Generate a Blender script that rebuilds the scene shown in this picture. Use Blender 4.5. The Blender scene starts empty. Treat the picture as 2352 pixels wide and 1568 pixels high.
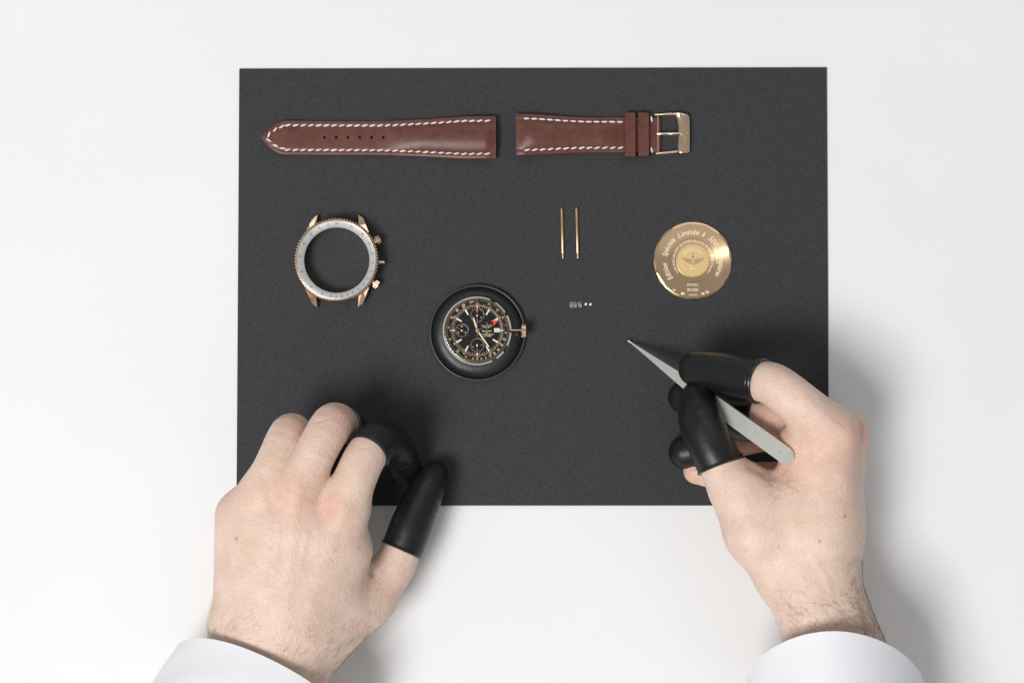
import bpy, math, random
import numpy as np
from mathutils import Vector, Matrix
random.seed(7); RNG = np.random.default_rng(11)
S = bpy.context.scene
COL = S.collection

# ------------------------------------------------------------------ camera, world, lamps, exposure
TILT = math.radians(1.95)
CAM = np.array([0.0, -0.034, 1.0])
LENS = 64.3
cd = bpy.data.cameras.new('camera'); cam = bpy.data.objects.new('camera', cd); COL.objects.link(cam)
cam.location = CAM; cam.rotation_euler = (TILT, 0, 0)
cd.lens = LENS; cd.sensor_width = 36; cd.clip_start = 0.05; cd.clip_end = 20
S.camera = cam

w = bpy.data.worlds.new('World'); S.world = w; w.use_nodes = True
bg = w.node_tree.nodes['Background']
bg.inputs[0].default_value = (0.97, 0.985, 1.0, 1); bg.inputs[1].default_value = 0.30

def area(name, loc, target, size, power, col, sy=None):
    l = bpy.data.lights.new(name, 'AREA'); l.energy = power; l.color = col
    l.shape = 'RECTANGLE'; l.size = size; l.size_y = sy or size
    o = bpy.data.objects.new(name, l); COL.objects.link(o); o.location = loc
    d = Vector(target) - Vector(loc); o.rotation_euler = d.to_track_quat('-Z', 'Y').to_euler()
    return o
area('key_softbox', (-1.36, -1.10, 3.1), (0.0, -0.05, 0.0), 1.3, 106.0, (1.0, 0.995, 0.985))
area('rear_softbox', (0.25, 1.75, 1.85), (0.0, 0.0, 0.0), 2.0, 8.0, (1.0, 1.0, 1.0), 1.1)
area('front_softbox', (0.5, -1.9, 1.9), (0.0, 0.0, 0.0), 1.2, 3.0, (1.0, 1.0, 1.0), 0.9)
area('reflection_panel', (0.365, 0.365, 2.6), (0.365, 0.365, 0.0), 0.34, 0.042, (1.0, 0.97, 0.93), 0.2)  # added faint lamp, there to be mirrored in the case back's upper half
dl_ = area('reflection_flash_lamp', (0.415, 0.262, 2.58), (0.415, 0.262, 0.0), 0.05, 0.0075, (1.0, 0.97, 0.92), 0.012)  # added tiny lamp, mirrored as a bright flash on the case back
dl_.rotation_euler[2] += math.radians(14)

vs = S.view_settings
vs.view_transform = 'Standard'; vs.look = 'None'; vs.exposure = 0.0; vs.gamma = 1.0; vs.use_curve_mapping = False

# ------------------------------------------------------------------ pixel -> place (a 2352 x 1568 picture), given the height above the table in mm
F_U = LENS / 36 * 2352
def P(u, v, h=0.0):
    d = np.array([(u - 1176) / F_U, -(v - 784) / F_U, -1.0])
    c, s = math.cos(TILT), math.sin(TILT)
    d = np.array([d[0], c * d[1] - s * d[2], s * d[1] + c * d[2]])
    t = (h * 0.001 - CAM[2]) / d[2]
    return (CAM + d * t) * 1000.0        # millimetres

# ------------------------------------------------------------------ materials
def nd(nt, t, **kw):
    n = nt.nodes.new(t)
    for k, v in kw.items():
        if k in n.inputs: n.inputs[k].default_value = v
        else: setattr(n, k, v)
    return n
def mat(name, base, rough=0.5, metal=0.0, var=None, bumps=(), coat=0.0, sheen=0.0, spec=0.5, rvar=None, aniso=None):
    m = bpy.data.materials.new(name); m.use_nodes = True; nt = m.node_tree; L = nt.links
    p = nt.nodes['Principled BSDF']
    p.inputs['Base Color'].default_value = (*base, 1); p.inputs['Roughness'].default_value = rough
    p.inputs['Metallic'].default_value = metal; p.inputs['Coat Weight'].default_value = coat
    p.inputs['Sheen Weight'].default_value = sheen; p.inputs['Specular IOR Level'].default_value = spec
    tc = nd(nt, 'ShaderNodeTexCoord')
    if var:                                    # (scale, detail, colour_a, colour_b)
        n = nd(nt, 'ShaderNodeTexNoise', Scale=var[0], Detail=var[1]); L.new(tc.outputs['Object'], n.inputs['Vector'])
        r = nd(nt, 'ShaderNodeValToRGB'); r.color_ramp.elements[0].color = (*var[2], 1); r.color_ramp.elements[1].color = (*var[3], 1)
        r.color_ramp.elements[0].position = 0.3; r.color_ramp.elements[1].position = 0.7
        L.new(n.outputs['Fac'], r.inputs[0]); L.new(r.outputs[0], p.inputs['Base Color'])
    if rvar:
        n = nd(nt, 'ShaderNodeTexNoise', Scale=rvar[0], Detail=4.0); L.new(tc.outputs['Object'], n.inputs['Vector'])
        mr = nd(nt, 'ShaderNodeMapRange'); mr.inputs[3].default_value = rvar[1]; mr.inputs[4].default_value = rvar[2]
        L.new(n.outputs['Fac'], mr.inputs[0]); L.new(mr.outputs[0], p.inputs['Roughness'])
    prev = None
    for kind, sc, st, dist in bumps:
        if kind == 'noise':
            n = nd(nt, 'ShaderNodeTexNoise', Scale=sc, Detail=5.0); o = n.outputs['Fac']
        else:
            n = nd(nt, 'ShaderNodeTexVoronoi', Scale=sc); o = n.outputs['Distance']
        L.new(tc.outputs['Object'], n.inputs['Vector'])
        b = nd(nt, 'ShaderNodeBump', Strength=st, Distance=dist); L.new(o, b.inputs['Height'])
        if prev: L.new(prev.outputs[0], b.inputs['Normal'])
        prev = b
    if prev: L.new(prev.outputs[0], p.inputs['Normal'])
    return m

M = {}
M['table'] = mat('white_table', (0.79, 0.795, 0.80), 0.55, var=(9, 6, (0.778, 0.781, 0.785), (0.80, 0.802, 0.806)), bumps=[('noise', 500, 0.08, 0.0004)], spec=0.3)
M['mat'] = mat('charcoal_card', (0.055, 0.055, 0.058), 0.75, var=(1900, 2, (0.0190, 0.0195, 0.0220), (0.050, 0.0505, 0.0550)), bumps=[('noise', 1700, 0.35, 0.0002)], spec=0.3)
M['mat_edge'] = M['mat']
M['leather'] = mat('brown_leather', (0.15, 0.05, 0.035), 0.42, var=(260, 5, (0.095, 0.030, 0.021), (0.140, 0.047, 0.034)), bumps=[('noise', 1600, 0.25, 0.0002), ('voronoi', 1400, 0.12, 0.0002)], rvar=(300, 0.31, 0.44), spec=0.4)
M['leather_dark'] = mat('strap_hole', (0.02, 0.01, 0.008), 0.8)
M['thread'] = mat('cream_thread', (0.80, 0.77, 0.70), 0.8, bumps=[('noise', 4000, 0.4, 0.0002)])
M['gold'] = mat('rose_gold', (0.95, 0.69, 0.49), 0.13, 1.0, rvar=(900, 0.09, 0.20))
M['ygold'] = mat('yellow_gold', (0.93, 0.66, 0.40), 0.045, 1.0)
M['goldmatte'] = mat('matte_gold', (0.88, 0.64, 0.32), 0.45, 1.0, bumps=[('noise', 5000, 0.2, 0.0001)])
M['goldbar'] = mat('brushed_brass', (0.80, 0.54, 0.30), 0.32, 1.0)
M['engrave'] = mat('engraved_gold', (0.92, 0.76, 0.55), 0.6, 0.25)
M['bevelgold'] = mat('satin_gold', (0.93, 0.70, 0.42), 0.30, 1.0)
M['steel'] = mat('steel', (0.72, 0.72, 0.70), 0.22, 1.0)
M['tweezer'] = mat('brushed_steel', (0.60, 0.59, 0.55), 0.38, 0.65, var=(30, 2, (0.76, 0.755, 0.70), (0.83, 0.825, 0.765)), bumps=[('noise', 2500, 0.08, 0.0002)], rvar=(300, 0.27, 0.36))
M['tweezer_mark'] = mat('tweezer_engraving', (0.62, 0.61, 0.56), 0.45, 0.7)
M['silver'] = mat('silvered_white', (0.90, 0.885, 0.86), 0.30, 0.7)
M['silver_ring'] = mat('silver_ring', (0.86, 0.85, 0.81), 0.22, 0.85)
M['ink'] = mat('black_print', (0.09, 0.085, 0.08), 0.6)
M['dial'] = mat('black_dial', (0.008, 0.008, 0.009), 0.35, spec=0.25)
M['subdial'] = mat('black_subdial', (0.010, 0.010, 0.012), 0.25, spec=0.3)
M['lume'] = mat('white_lume', (0.82, 0.80, 0.72), 0.5)
M['goldprint'] = mat('gold_print', (0.74, 0.51, 0.22), 0.45)
M['goldpale'] = mat('pale_gold_print', (0.86, 0.74, 0.50), 0.45)
M['whiteprint'] = mat('white_print', (0.6, 0.58, 0.52), 0.5)
M['redprint'] = mat('red_print', (0.48, 0.04, 0.035), 0.5)
M['redhand'] = mat('red_enamel', (0.75, 0.075, 0.03), 0.4)
M['bronze'] = mat('bronze_ring', (0.42, 0.29, 0.17), 0.35, 0.7)
M['cushion'] = mat('black_pad_leather', (0.010, 0.010, 0.011), 0.38, bumps=[('voronoi', 1300, 0.16, 0.0004), ('noise', 500, 0.15, 0.0005)], rvar=(500, 0.36, 0.46))
M['cushion_rim'] = mat('black_rim', (0.045, 0.045, 0.047), 0.30)
M['rubber_rim'] = mat('black_latex_rim', (0.012, 0.012, 0.013), 0.24)
M['rubber'] = mat('black_latex', (0.009, 0.009, 0.010), 0.40, spec=0.4, bumps=[('noise', 130, 0.25, 0.0012), ('noise', 2200, 0.10, 0.0002)], rvar=(120, 0.33, 0.47))
M['cloth'] = mat('white_shirt_cotton', (0.86, 0.86, 0.89), 0.85, bumps=[('noise', 2600, 0.25, 0.0003), ('noise', 60, 0.15, 0.002)], sheen=0.15, spec=0.2)
M['hair'] = mat('dark_arm_hair', (0.17, 0.11, 0.07), 0.55)

def skin_mat():
    m = bpy.data.materials.new('skin'); m.use_nodes = True; nt = m.node_tree; L = nt.links
    p = nt.nodes['Principled BSDF']; tc = nd(nt, 'ShaderNodeTexCoord')
    n1 = nd(nt, 'ShaderNodeTexNoise', Scale=90.0, Detail=5.0); L.new(tc.outputs['Object'], n1.inputs['Vector'])
    r = nd(nt, 'ShaderNodeValToRGB'); L.new(n1.outputs['Fac'], r.inputs[0])
    r.color_ramp.elements[0].position = 0.33; r.color_ramp.elements[1].position = 0.70
    r.color_ramp.elements[0].color = (0.715, 0.525, 0.420, 1); r.color_ramp.elements[1].color = (0.795, 0.620, 0.520, 1)
    n2 = nd(nt, 'ShaderNodeTexNoise', Scale=700.0, Detail=4.0); L.new(tc.outputs['Object'], n2.inputs['Vector'])
    mx0 = nd(nt, 'ShaderNodeMix', data_type='RGBA', blend_type='MULTIPLY'); mx0.inputs[0].default_value = 1.0
    r2 = nd(nt, 'ShaderNodeValToRGB'); L.new(n2.outputs['Fac'], r2.inputs[0])
    r2.color_ramp.elements[0].position = 0.3; r2.color_ramp.elements[1].position = 0.65
    r2.color_ramp.elements[0].color = (0.93, 0.90, 0.88, 1); r2.color_ramp.elements[1].color = (1, 1, 1, 1)
    L.new(r.outputs[0], mx0.inputs[6]); L.new(r2.outputs[0], mx0.inputs[7])
    a = nd(nt, 'ShaderNodeAttribute'); a.attribute_name = 'red'
    mx = nd(nt, 'ShaderNodeMix', data_type='RGBA'); nr = nd(nt, 'ShaderNodeTexNoise', Scale=230.0, Detail=6.0); L.new(tc.outputs['Object'], nr.inputs['Vector'])
    mr = nd(nt, 'ShaderNodeMapRange'); mr.inputs[1].default_value = 0.3; mr.inputs[2].default_value = 0.7; mr.inputs[3].default_value = 0.45; mr.inputs[4].default_value = 1.05
    L.new(nr.outputs['Fac'], mr.inputs[0])
    mm = nd(nt, 'ShaderNodeMath', operation='MULTIPLY'); L.new(a.outputs['Fac'], mm.inputs[0]); L.new(mr.outputs[0], mm.inputs[1]); L.new(mm.outputs[0], mx.inputs[0]); L.new(mx0.outputs[2], mx.inputs[6]); mx.inputs[7].default_value = (0.67, 0.33, 0.25, 1)
    b = nd(nt, 'ShaderNodeAttribute'); b.attribute_name = 'mole'
    mx2 = nd(nt, 'ShaderNodeMix', data_type='RGBA'); L.new(b.outputs['Fac'], mx2.inputs[0]); L.new(mx.outputs[2], mx2.inputs[6]); mx2.inputs[7].default_value = (0.30, 0.10, 0.05, 1)
    L.new(mx2.outputs[2], p.inputs['Base Color'])
    p.inputs['Roughness'].default_value = 0.50; p.inputs['Specular IOR Level'].default_value = 0.38
    p.inputs['Subsurface Weight'].default_value = 0.22; p.inputs['Subsurface Radius'].default_value = (1.0, 0.36, 0.2); p.inputs['Subsurface Scale'].default_value = 0.0025
    v = nd(nt, 'ShaderNodeTexVoronoi', Scale=850.0); L.new(tc.outputs['Object'], v.inputs['Vector'])
    b1 = nd(nt, 'ShaderNodeBump', Strength=0.5, Distance=0.0003); L.new(v.outputs['Distance'], b1.inputs['Height'])
    n3 = nd(nt, 'ShaderNodeTexNoise', Scale=300.0, Detail=6.0); L.new(tc.outputs['Object'], n3.inputs['Vector'])
    b2 = nd(nt, 'ShaderNodeBump', Strength=0.45, Distance=0.0007); L.new(n3.outputs['Fac'], b2.inputs['Height']); L.new(b1.outputs[0], b2.inputs['Normal'])
    L.new(b2.outputs[0], p.inputs['Normal'])
    return m
M['skin'] = skin_mat()

# ------------------------------------------------------------------ mesh helpers (millimetres)
class MB:
    def __init__(s): s.v = []; s.f = []
    def add(s, vf, T=None):
        v, f = vf; n = len(s.v)
        v = [tuple(p) for p in v]
        if T is not None: v = [tuple(T @ Vector(p)) for p in v]
        s.v += v; s.f += [tuple(i + n for i in q) for q in f]
        return s
def mesh(name, vf, m, smooth=True, angle=40):
    if isinstance(vf, MB): vf = (vf.v, vf.f)
    me = bpy.data.meshes.new(name)
    v = np.asarray(vf[0], dtype=np.float64) * 0.001
    me.from_pydata(v.tolist(), [], vf[1]); me.materials.append(M[m])
    if smooth:
        me.shade_smooth()
        if angle: me.set_sharp_from_angle(angle=math.radians(angle))
    me.update()
    return me
def link(name, me, parent=None, loc=None, rot=None):
    o = bpy.data.objects.new(name, me); COL.objects.link(o)
    if parent: o.parent = parent
    if loc is not None: o.location = [c * 0.001 for c in loc]
    if rot is not None: o.rotation_euler = rot
    return o
def part(name, vf, m, parent, loc=None, rot=None, smooth=True, angle=40):
    return link(name, mesh(name, vf, m, smooth, angle), parent, loc, rot)
def tag(o, label, cat, group=None):
    o['label'] = label; o['category'] = cat
    if group: o['group'] = group
    return o
def thing(name, label, cat, loc, rz=0.0, group=None, rx=0, ry=0):
    o = link(name, None, None, loc, (rx, ry, rz)); o.empty_display_size = 0.01
    return tag(o, label, cat, group)
def lathe(prof, n=96, close=False, rmod=None):
    """profile of (r, z) from bottom/outside; caps where r == 0"""
    v = []; f = []; k = len(prof)
    for i in range(n):
        a = 2 * math.pi * i / n
        for j, (r, z) in enumerate(prof):
            rr = r + (rmod(i, j) if rmod else 0)
            v.append((rr * math.cos(a), rr * math.sin(a), z))
    for i in range(n):
        i2 = (i + 1) % n
        for j in range(k if close else k - 1):
            j2 = (j + 1) % k
            f.append((i * k + j, i2 * k + j, i2 * k + j2, i * k + j2))
    return v, f
def prism(pts, z0, z1, ch=0.0):
    """extruded polygon (ccw), optional chamfer of the top edge; z1 may be a list of heights per vertex"""
    n = len(pts); z1s = z1 if isinstance(z1, (list, tuple)) else [z1] * n
    P2 = [Vector((p[0], p[1])) for p in pts]
    v = [(p.x, p.y, z0) for p in P2]; f = [tuple(reversed(range(n)))]
    if ch > 0:
        ins = []
        for i in range(n):
            a, b, c = P2[i - 1], P2[i], P2[(i + 1) % n]
            d1 = (b - a).normalized(); d2 = (c - b).normalized()
            n1 = Vector((-d1.y, d1.x)); n2 = Vector((-d2.y, d2.x)); nn = n1 + n2
            nn = nn / max(0.35, nn.length_squared / 2) if nn.length > 1e-6 else n1
            ins.append(b + nn * ch)
        v += [(p.x, p.y, z - ch) for p, z in zip(P2, z1s)] + [(p.x, p.y, z) for p, z in zip(ins, z1s)]
        rings = 3
    else:
        v += [(p.x, p.y, z) for p, z in zip(P2, z1s)]; rings = 2
    for r in range(rings - 1):
        for i in range(n):
            j = (i + 1) % n
            f.append((r * n + i, r * n + j, (r + 1) * n + j, (r + 1) * n + i))
    f.append(tuple(range((rings - 1) * n, rings * n)))
    return v, f
def box(cx, cy, cz, sx, sy, sz, ch=0.0):
    pts = [(cx - sx / 2, cy - sy / 2), (cx + sx / 2, cy - sy / 2), (cx + sx / 2, cy + sy / 2), (cx - sx / 2, cy + sy / 2)]
    return prism(pts, cz - sz / 2, cz + sz / 2, ch)
def ringsec(r0, r1, a0, a1, z0, z1, n=24):
    v = []; f = []
    for i in range(n + 1):
        a = a0 + (a1 - a0) * i / n; c, s = math.cos(a), math.sin(a)
        v += [(r0 * c, r0 * s, z0), (r1 * c, r1 * s, z0), (r1 * c, r1 * s, z1), (r0 * c, r0 * s, z1)]
    for i in range(n):
        for j in range(4):
            a = i * 4 + j; b = i * 4 + (j + 1) % 4
            f.append((a, b, b + 4, a + 4))
    f.append((0, 3, 2, 1)); f.append((n * 4, n * 4 + 1, n * 4 + 2, n * 4 + 3))
    return v, f
def tube(pts, rad, n=12, caps=True, closed=False):
    pts = [Vector(p) for p in pts]; k = len(pts)
    if not isinstance(rad, (list, tuple)): rad = [rad] * k
    v = []; f = []; up = None
    for i, p in enumerate(pts):
        if closed: t = (pts[(i + 1) % k] - pts[i - 1]).normalized()
        else: t = (pts[min(i + 1, k - 1)] - pts[max(i - 1, 0)]).normalized()
        if up is None: up = t.orthogonal().normalized()
        up = (up - t * up.dot(t)).normalized(); sd = t.cross(up)
        for j in range(n):
            a = 2 * math.pi * j / n
            v.append(tuple(p + (up * math.cos(a) + sd * math.sin(a)) * rad[i]))
    for i in range(k if closed else k - 1):
        i2 = (i + 1) % k
        for j in range(n):
            j2 = (j + 1) % n
            f.append((i * n + j, i * n + j2, i2 * n + j2, i2 * n + j))
    if caps and not closed:
        f.append(tuple(reversed(range(n)))); f.append(tuple(range((k - 1) * n, k * n)))
    return v, f
def spun(prof, p0, direction, n=24):
    """lathe along a direction: profile of (distance along, radius)"""
    pr = [(r, s) for s, r in prof]
    v, f = lathe(pr, n)
    q = Vector((0, 0, 1)).rotation_difference(Vector(direction).normalized())
    return [tuple(Vector(p0) + q @ Vector(p)) for p in v], f
def ellipsoid(rx, ry, rz, nu=10, nv=6):
    v = [(0, 0, -rz)]; f = []
    for j in range(1, nv):
        b = -math.pi / 2 + math.pi * j / nv
        for i in range(nu):
            a = 2 * math.pi * i / nu
            v.append((rx * math.cos(b) * math.cos(a), ry * math.cos(b) * math.sin(a), rz * math.sin(b)))
    v.append((0, 0, rz)); t = len(v) - 1
    for i in range(nu):
        f.append((0, 1 + (i + 1) % nu, 1 + i)); f.append((t, t - nu + i, t - nu + (i + 1) % nu))
    for j in range(nv - 2):
        for i in range(nu):
            a = 1 + j * nu + i; b = 1 + j * nu + (i + 1) % nu
            f.append((a, b, b + nu, a + nu))
    return v, f
def disc(r, z, n=48, cx=0, cy=0):
    return [(cx + r * math.cos(2 * math.pi * i / n), cy + r * math.sin(2 * math.pi * i / n), z) for i in range(n)], [tuple(range(n))]
def cw(a): return math.radians(90 - a)             # clock angle in degrees -> radians

# lettering from the built-in font
_gl = {}
def glyph(ch):
    if ch not in _gl:
        c = bpy.data.curves.new('glyph', 'FONT'); c.body = ch; c.size = 1.0; c.resolution_u = 3; c.offset = 0.014
        o = bpy.data.objects.new('glyph', c); COL.objects.link(o)
        bpy.context.view_layer.update()
        e = o.evaluated_get(bpy.context.evaluated_depsgraph_get()); me = e.to_mesh()
        v = [(x.co.x, x.co.y) for x in me.vertices]; f = [tuple(p.vertices) for p in me.polygons]
        e.to_mesh_clear(); bpy.data.objects.remove(o); bpy.data.curves.remove(c)
        x0 = min([p[0] for p in v], default=0); x1 = max([p[0] for p in v], default=0.25)
        _gl[ch] = ([(a - x0, b) for a, b in v], f, (x1 - x0) + 0.09 if f else 0.3)
    return _gl[ch]
def text_line(s, size, z, cx=0, cy=0, shear=0.0, wide=1.0, th=0.0):
    """one inscription; letters lie at height z, given a small thickness th"""
    mb = MB(); W = sum(glyph(c)[2] for c in s) * size * wide; x = cx - W / 2
    for c in s:
        v, f, a = glyph(c)
        mb.add(([(x + (p[0] + shear * p[1]) * size * wide, cy + (p[1] - 0.35) * size, z) for p in v], f)); x += a * size * wide
    return mb
def text_arc(s, size, R, mid, z, inward=False, shear=0.0, wide=1.0, gap=0.0):
    """letters along a circle, clockwise about clock angle mid (degrees)"""
    mb = MB(); adv = [(glyph(c)[2] + gap) * size * wide for c in s]; W = sum(adv); x = -W / 2
    for c, a in zip(s, adv):
        v, f, _ = glyph(c)
        if f:
            if inward: th = mid - math.degrees((x + a / 2) / R)
            else: th = mid + math.degrees((x + a / 2) / R)
            ang = cw(th); e = Vector((math.cos(ang), math.sin(ang))); t = Vector((e.y, -e.x))
            if inward: e2, t2 = -e, -t
            else: e2, t2 = e, t
            vv = []
            for p in v:
                q = e * R + t2 * ((p[0] + shear * p[1]) * size * wide - (a - gap * size * wide) / 2) + e2 * ((p[1] - 0.35) * size)
                vv.append((q.x, q.y, z))
            mb.add((vv, f))
        x += a
    return mb
def emblem(sc, z, t=0.12):
    """winged anchor: two wings of three feather rows, shank, ring, stock and curved arms"""
    mb = MB()
    for s in (-1, 1):
        for k, (x1, y1, y2, dz) in enumerate([(5.4, 1.1, 0.25, 0), (4.4, 0.45, -0.45, .04), (3.2, -0.2, -1.1, .08)]):
            pts = [(s * 0.7, 0.6 - 0.45 * k), (s * 2.2, 0.75 - 0.5 * k), (s * x1 * 0.8, y1 * 0.95), (s * x1, y1), (s * x1 * 0.86, y2), (s * x1 * 0.5, y2 - 0.55), (s * 0.8, y2 - 1.0 + 0.1 * k)]
            if s < 0: pts = pts[::-1]
            pts = pts[::-1]
            mb.add(prism([(p[0] * sc, p[1] * sc) for p in pts], z, z + t + dz * sc, 0.03))
    mb.add(box(0, 0.2 * sc, z + t, 0.42 * sc, 4.4 * sc, t * 2.2, 0.03)); mb.add(box(0, 1.5 * sc, z + t, 1.9 * sc, 0.35 * sc, t * 2.2, 0.03))
    mb.add(ringsec(0.35 * sc, 0.62 * sc, 0, 2 * math.pi, z, z + t * 1.8, 14), Matrix.Translation((0, 2.75 * sc, 0)))
    mb.add(ringsec(1.5 * sc, 1.95 * sc, math.radians(200), math.radians(340), z, z + t * 2, 14), Matrix.Translation((0, -0.1 * sc, 0)))
    return mb

# ------------------------------------------------------------------ table and mat
tb = link('table_top', mesh('table_top', box(0, 40, -12.5, 1300, 1000, 25, 2), 'table')); tb['kind'] = 'structure'
MH = 1.4                                             # thickness of the card on the table
cs = [P(543, 1160.5, MH), P(1904.5, 1160.5, MH), P(1899, 155, MH), P(549.5, 158, MH)]
mo = np.mean(cs, 0)
wm = link('work_mat', mesh('work_mat', prism([(c[0] - mo[0], c[1] - mo[1]) for c in cs], 0.05, MH, 0.25), 'mat', angle=20), None, (mo[0], mo[1], 0))
tag(wm, 'dark charcoal grey rectangular work mat laid on white table', 'mat')

def on_mat(u, v): return P(u, v, MH)[:2].tolist() + [MH + 0.02]

# ------------------------------------------------------------------ straps
def smooth(a, b, x):
    t = min(1, max(0, (x - a) / (b - a))); return t * t * (3 - 2 * t)
def strap_mesh(xs, hw, top, nt=40, lift=lambda x: 0.0):
    """xs: stations, hw(x): half width, top(x,t): height; closed solid with rounded edges"""
    n = len(xs); v = []; f = []; row = []
    ts = np.linspace(-1, 1, nt + 1); ts = np.sign(ts) * (1 - (1 - np.abs(ts)) ** 1.5)
    for x in xs:
        h = hw(x); r = []
        e = top(x, 1.0)
        prof = [(-h * 0.985 + 0.25, 0.0), (-h, 0.3), (-h, e * 0.6), (-h + 0.12, e * 0.88)]
        prof += [(t * (h - 0.35), top(x, t)) for t in ts]
        prof += [(h - 0.12, e * 0.88), (h, e * 0.6), (h, 0.3), (h * 0.985 - 0.25, 0.0)]
        for y, z in prof: r.append(len(v)); v.append((x, y, z + lift(x)))
        row.append(r)
    k = len(row[0])
    for i in range(n - 1):
        for j in range(k):
            j2 = (j + 1) % k
            f.append((row[i][j], row[i][j2], row[i + 1][j2], row[i + 1][j]))
    f.append(tuple(reversed(row[0]))); f.append(tuple(row[-1]))
    f = [tuple(reversed(q)) for q in f]
    return v, f
Z5 = 0.238 / 1.0884 / 3.675                         # mm per zoom pixel of the long strap
stitch_me = []
for q in range(5):
    vv, ff = ellipsoid(1.78 + 0.12 * RNG.standard_normal(), 0.52, 0.45, 10, 6)
    vv = [(x, y + 0.16 * math.sin(x * 1.5) + 0.05 * RNG.standard_normal() * (abs(x) < 1), z) for x, y, z in vv]
    stitch_me.append(mesh('stitch', (vv, ff), 'thread'))
def put_stitch(parent, x, y, z, rz, ry=0.0):
    o = link('stitch', stitch_me[random.randrange(5)], parent, (x, y, z), (0, ry, rz)); return o

# long strap: local x from the pointed tip (0) to the lug end (L)
L1 = (2210 - 50) * Z5
def hw1(x):
    if x < 14: return float(np.interp(x, [0, .4, 1.2, 3, 4.5, 6, 7.5, 9, 10.5, 12, 14], [.5, 1.35, 2.3, 4.05, 5.4, 6.6, 7.6, 8.4, 9.0, 9.35, 9.5]))
    return 9.5 + 2.25 * smooth(58, L1 * 1.25, x) * 1.9 if x > 58 else 9.5
def hw1c(x): return min(hw1(x), 11.75)
def top1(x, t):
    a = abs(t); e = 1.9 + 0.9 * smooth(60, L1, x)
    pad = 0.25 + 2.3 * smooth(62, 92, x)
    z = e + pad * max(0.0, 1 - (a / 0.80) ** 2.4) - 0.22 * math.exp(-((a - 0.76) / 0.05) ** 2)
    endf = smooth(0, 5.5, L1 - x)
    z = z * (0.72 + 0.28 * endf) if x > L1 - 6 else z
    z *= 0.75 + 0.25 * smooth(0, 3, x)
    return z - 0.25 * smooth(0.9, 1.0, a)
def lift1(x): return 3.2 * smooth(L1 * 0.55, L1 * 1.1, x) ** 1.2 + 0.8 * (1 - smooth(0, 40, x))
def lift2(x): return 2.6 * (1 - smooth(-5, 45, x))
u0, v0 = (640 + 50 / 3.675) / 1.0884, (260 + 314 / 3.675) / 1.0884
loc = on_mat(u0, v0)
st1 = thing('watch_strap', 'long brown leather watch strap half with pointed tip and six holes', 'watch strap', loc, math.radians(-0.15))
xs = [0.0, 0.15, 0.4, 0.8] + list(np.arange(1.4, 14, 0.7)) + list(np.arange(14, L1 - 2, 1.0)) + [L1 - 1.5, L1 - 0.8, L1 - 0.3, L1]
strap_me = mesh('leather', strap_mesh(xs, hw1c, top1, lift=lift1), 'leather', True, 50)
st1b = link('leather', strap_me, st1)
holes = [((zx - 50) * Z5, -(311 - 314) * Z5) for zx in (635, 743, 850, 960, 1070, 1177)]
cut = MB()
for hx, hy in holes: cut.add(([(hx + p[0], hy + p[1], p[2]) for p in lathe([(0.78, -0.5), (0.78, 8)], 16)[0]] , lathe([(0.78, -0.5), (0.78, 8)], 16)[1] + [tuple(range(30, -2, -2)), tuple(range(1, 32, 2))]))
cme = mesh('cutter', cut, 'leather_dark', False); co = link('cutter', cme)
co.location = st1.location; co.rotation_euler = st1.rotation_euler
bm_ = st1b.modifiers.new('holes', 'BOOLEAN'); bm_.object = co; bm_.operation = 'DIFFERENCE'; bm_.solver = 'EXACT'
bpy.context.view_layer.update()
ev = st1b.evaluated_get(bpy.context.evaluated_depsgraph_get()); nm = bpy.data.meshes.new_from_object(ev)
st1b.modifiers.clear(); nm.name = 'leather'; st1b.data = nm
bpy.data.objects.remove(co)
# stitches along the edge, round the tip
def edge_pt(x, inset=2.75):
    return max(0.0, hw1c(x) - inset)
path = []
for sgn in (1, -1):
    seq = []
    x = L1 - 4.6
    seq.append((x, sgn * edge_pt(x)))
    while True:
        x -= 0.1; y = edge_pt(x, 2.75)
        if x < 13.5: break
        dx = x - seq[-1][0]; dy = sgn * y - seq[-1][1]
        if math.hypot(dx, dy) >= 4.18: seq.append((x, sgn * y))
    path.append(seq)
for sgn, seq in zip((1, -1), path):
    for i, (x, y) in enumerate(seq):
        xa = seq[min(i + 1, len(seq) - 1)]; xb = seq[max(i - 1, 0)]
        an = math.atan2(xb[1] - xa[1], xb[0] - xa[0])
        t = y / (hw1c(x) - 0.35); z = top1(x, max(-1, min(1, t)))
        put_stitch(st1, x, y, z + 0.12 + lift1(x), an + 0.14 + random.uniform(-.04, .04))

for zx, zy, an in ((243, 214, 22), (182, 242, 40), (126, 288, 62), (124, 340, -42), (186, 388, -30), (252, 414, -13)):
    x, y = (zx - 50) * Z5, (314 - zy) * Z5
    put_stitch(st1, x, y, top1(x, min(1, abs(y) / max(.5, hw1c(x) - .35))) + 0.12 + lift1(x), math.radians(an))

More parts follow.
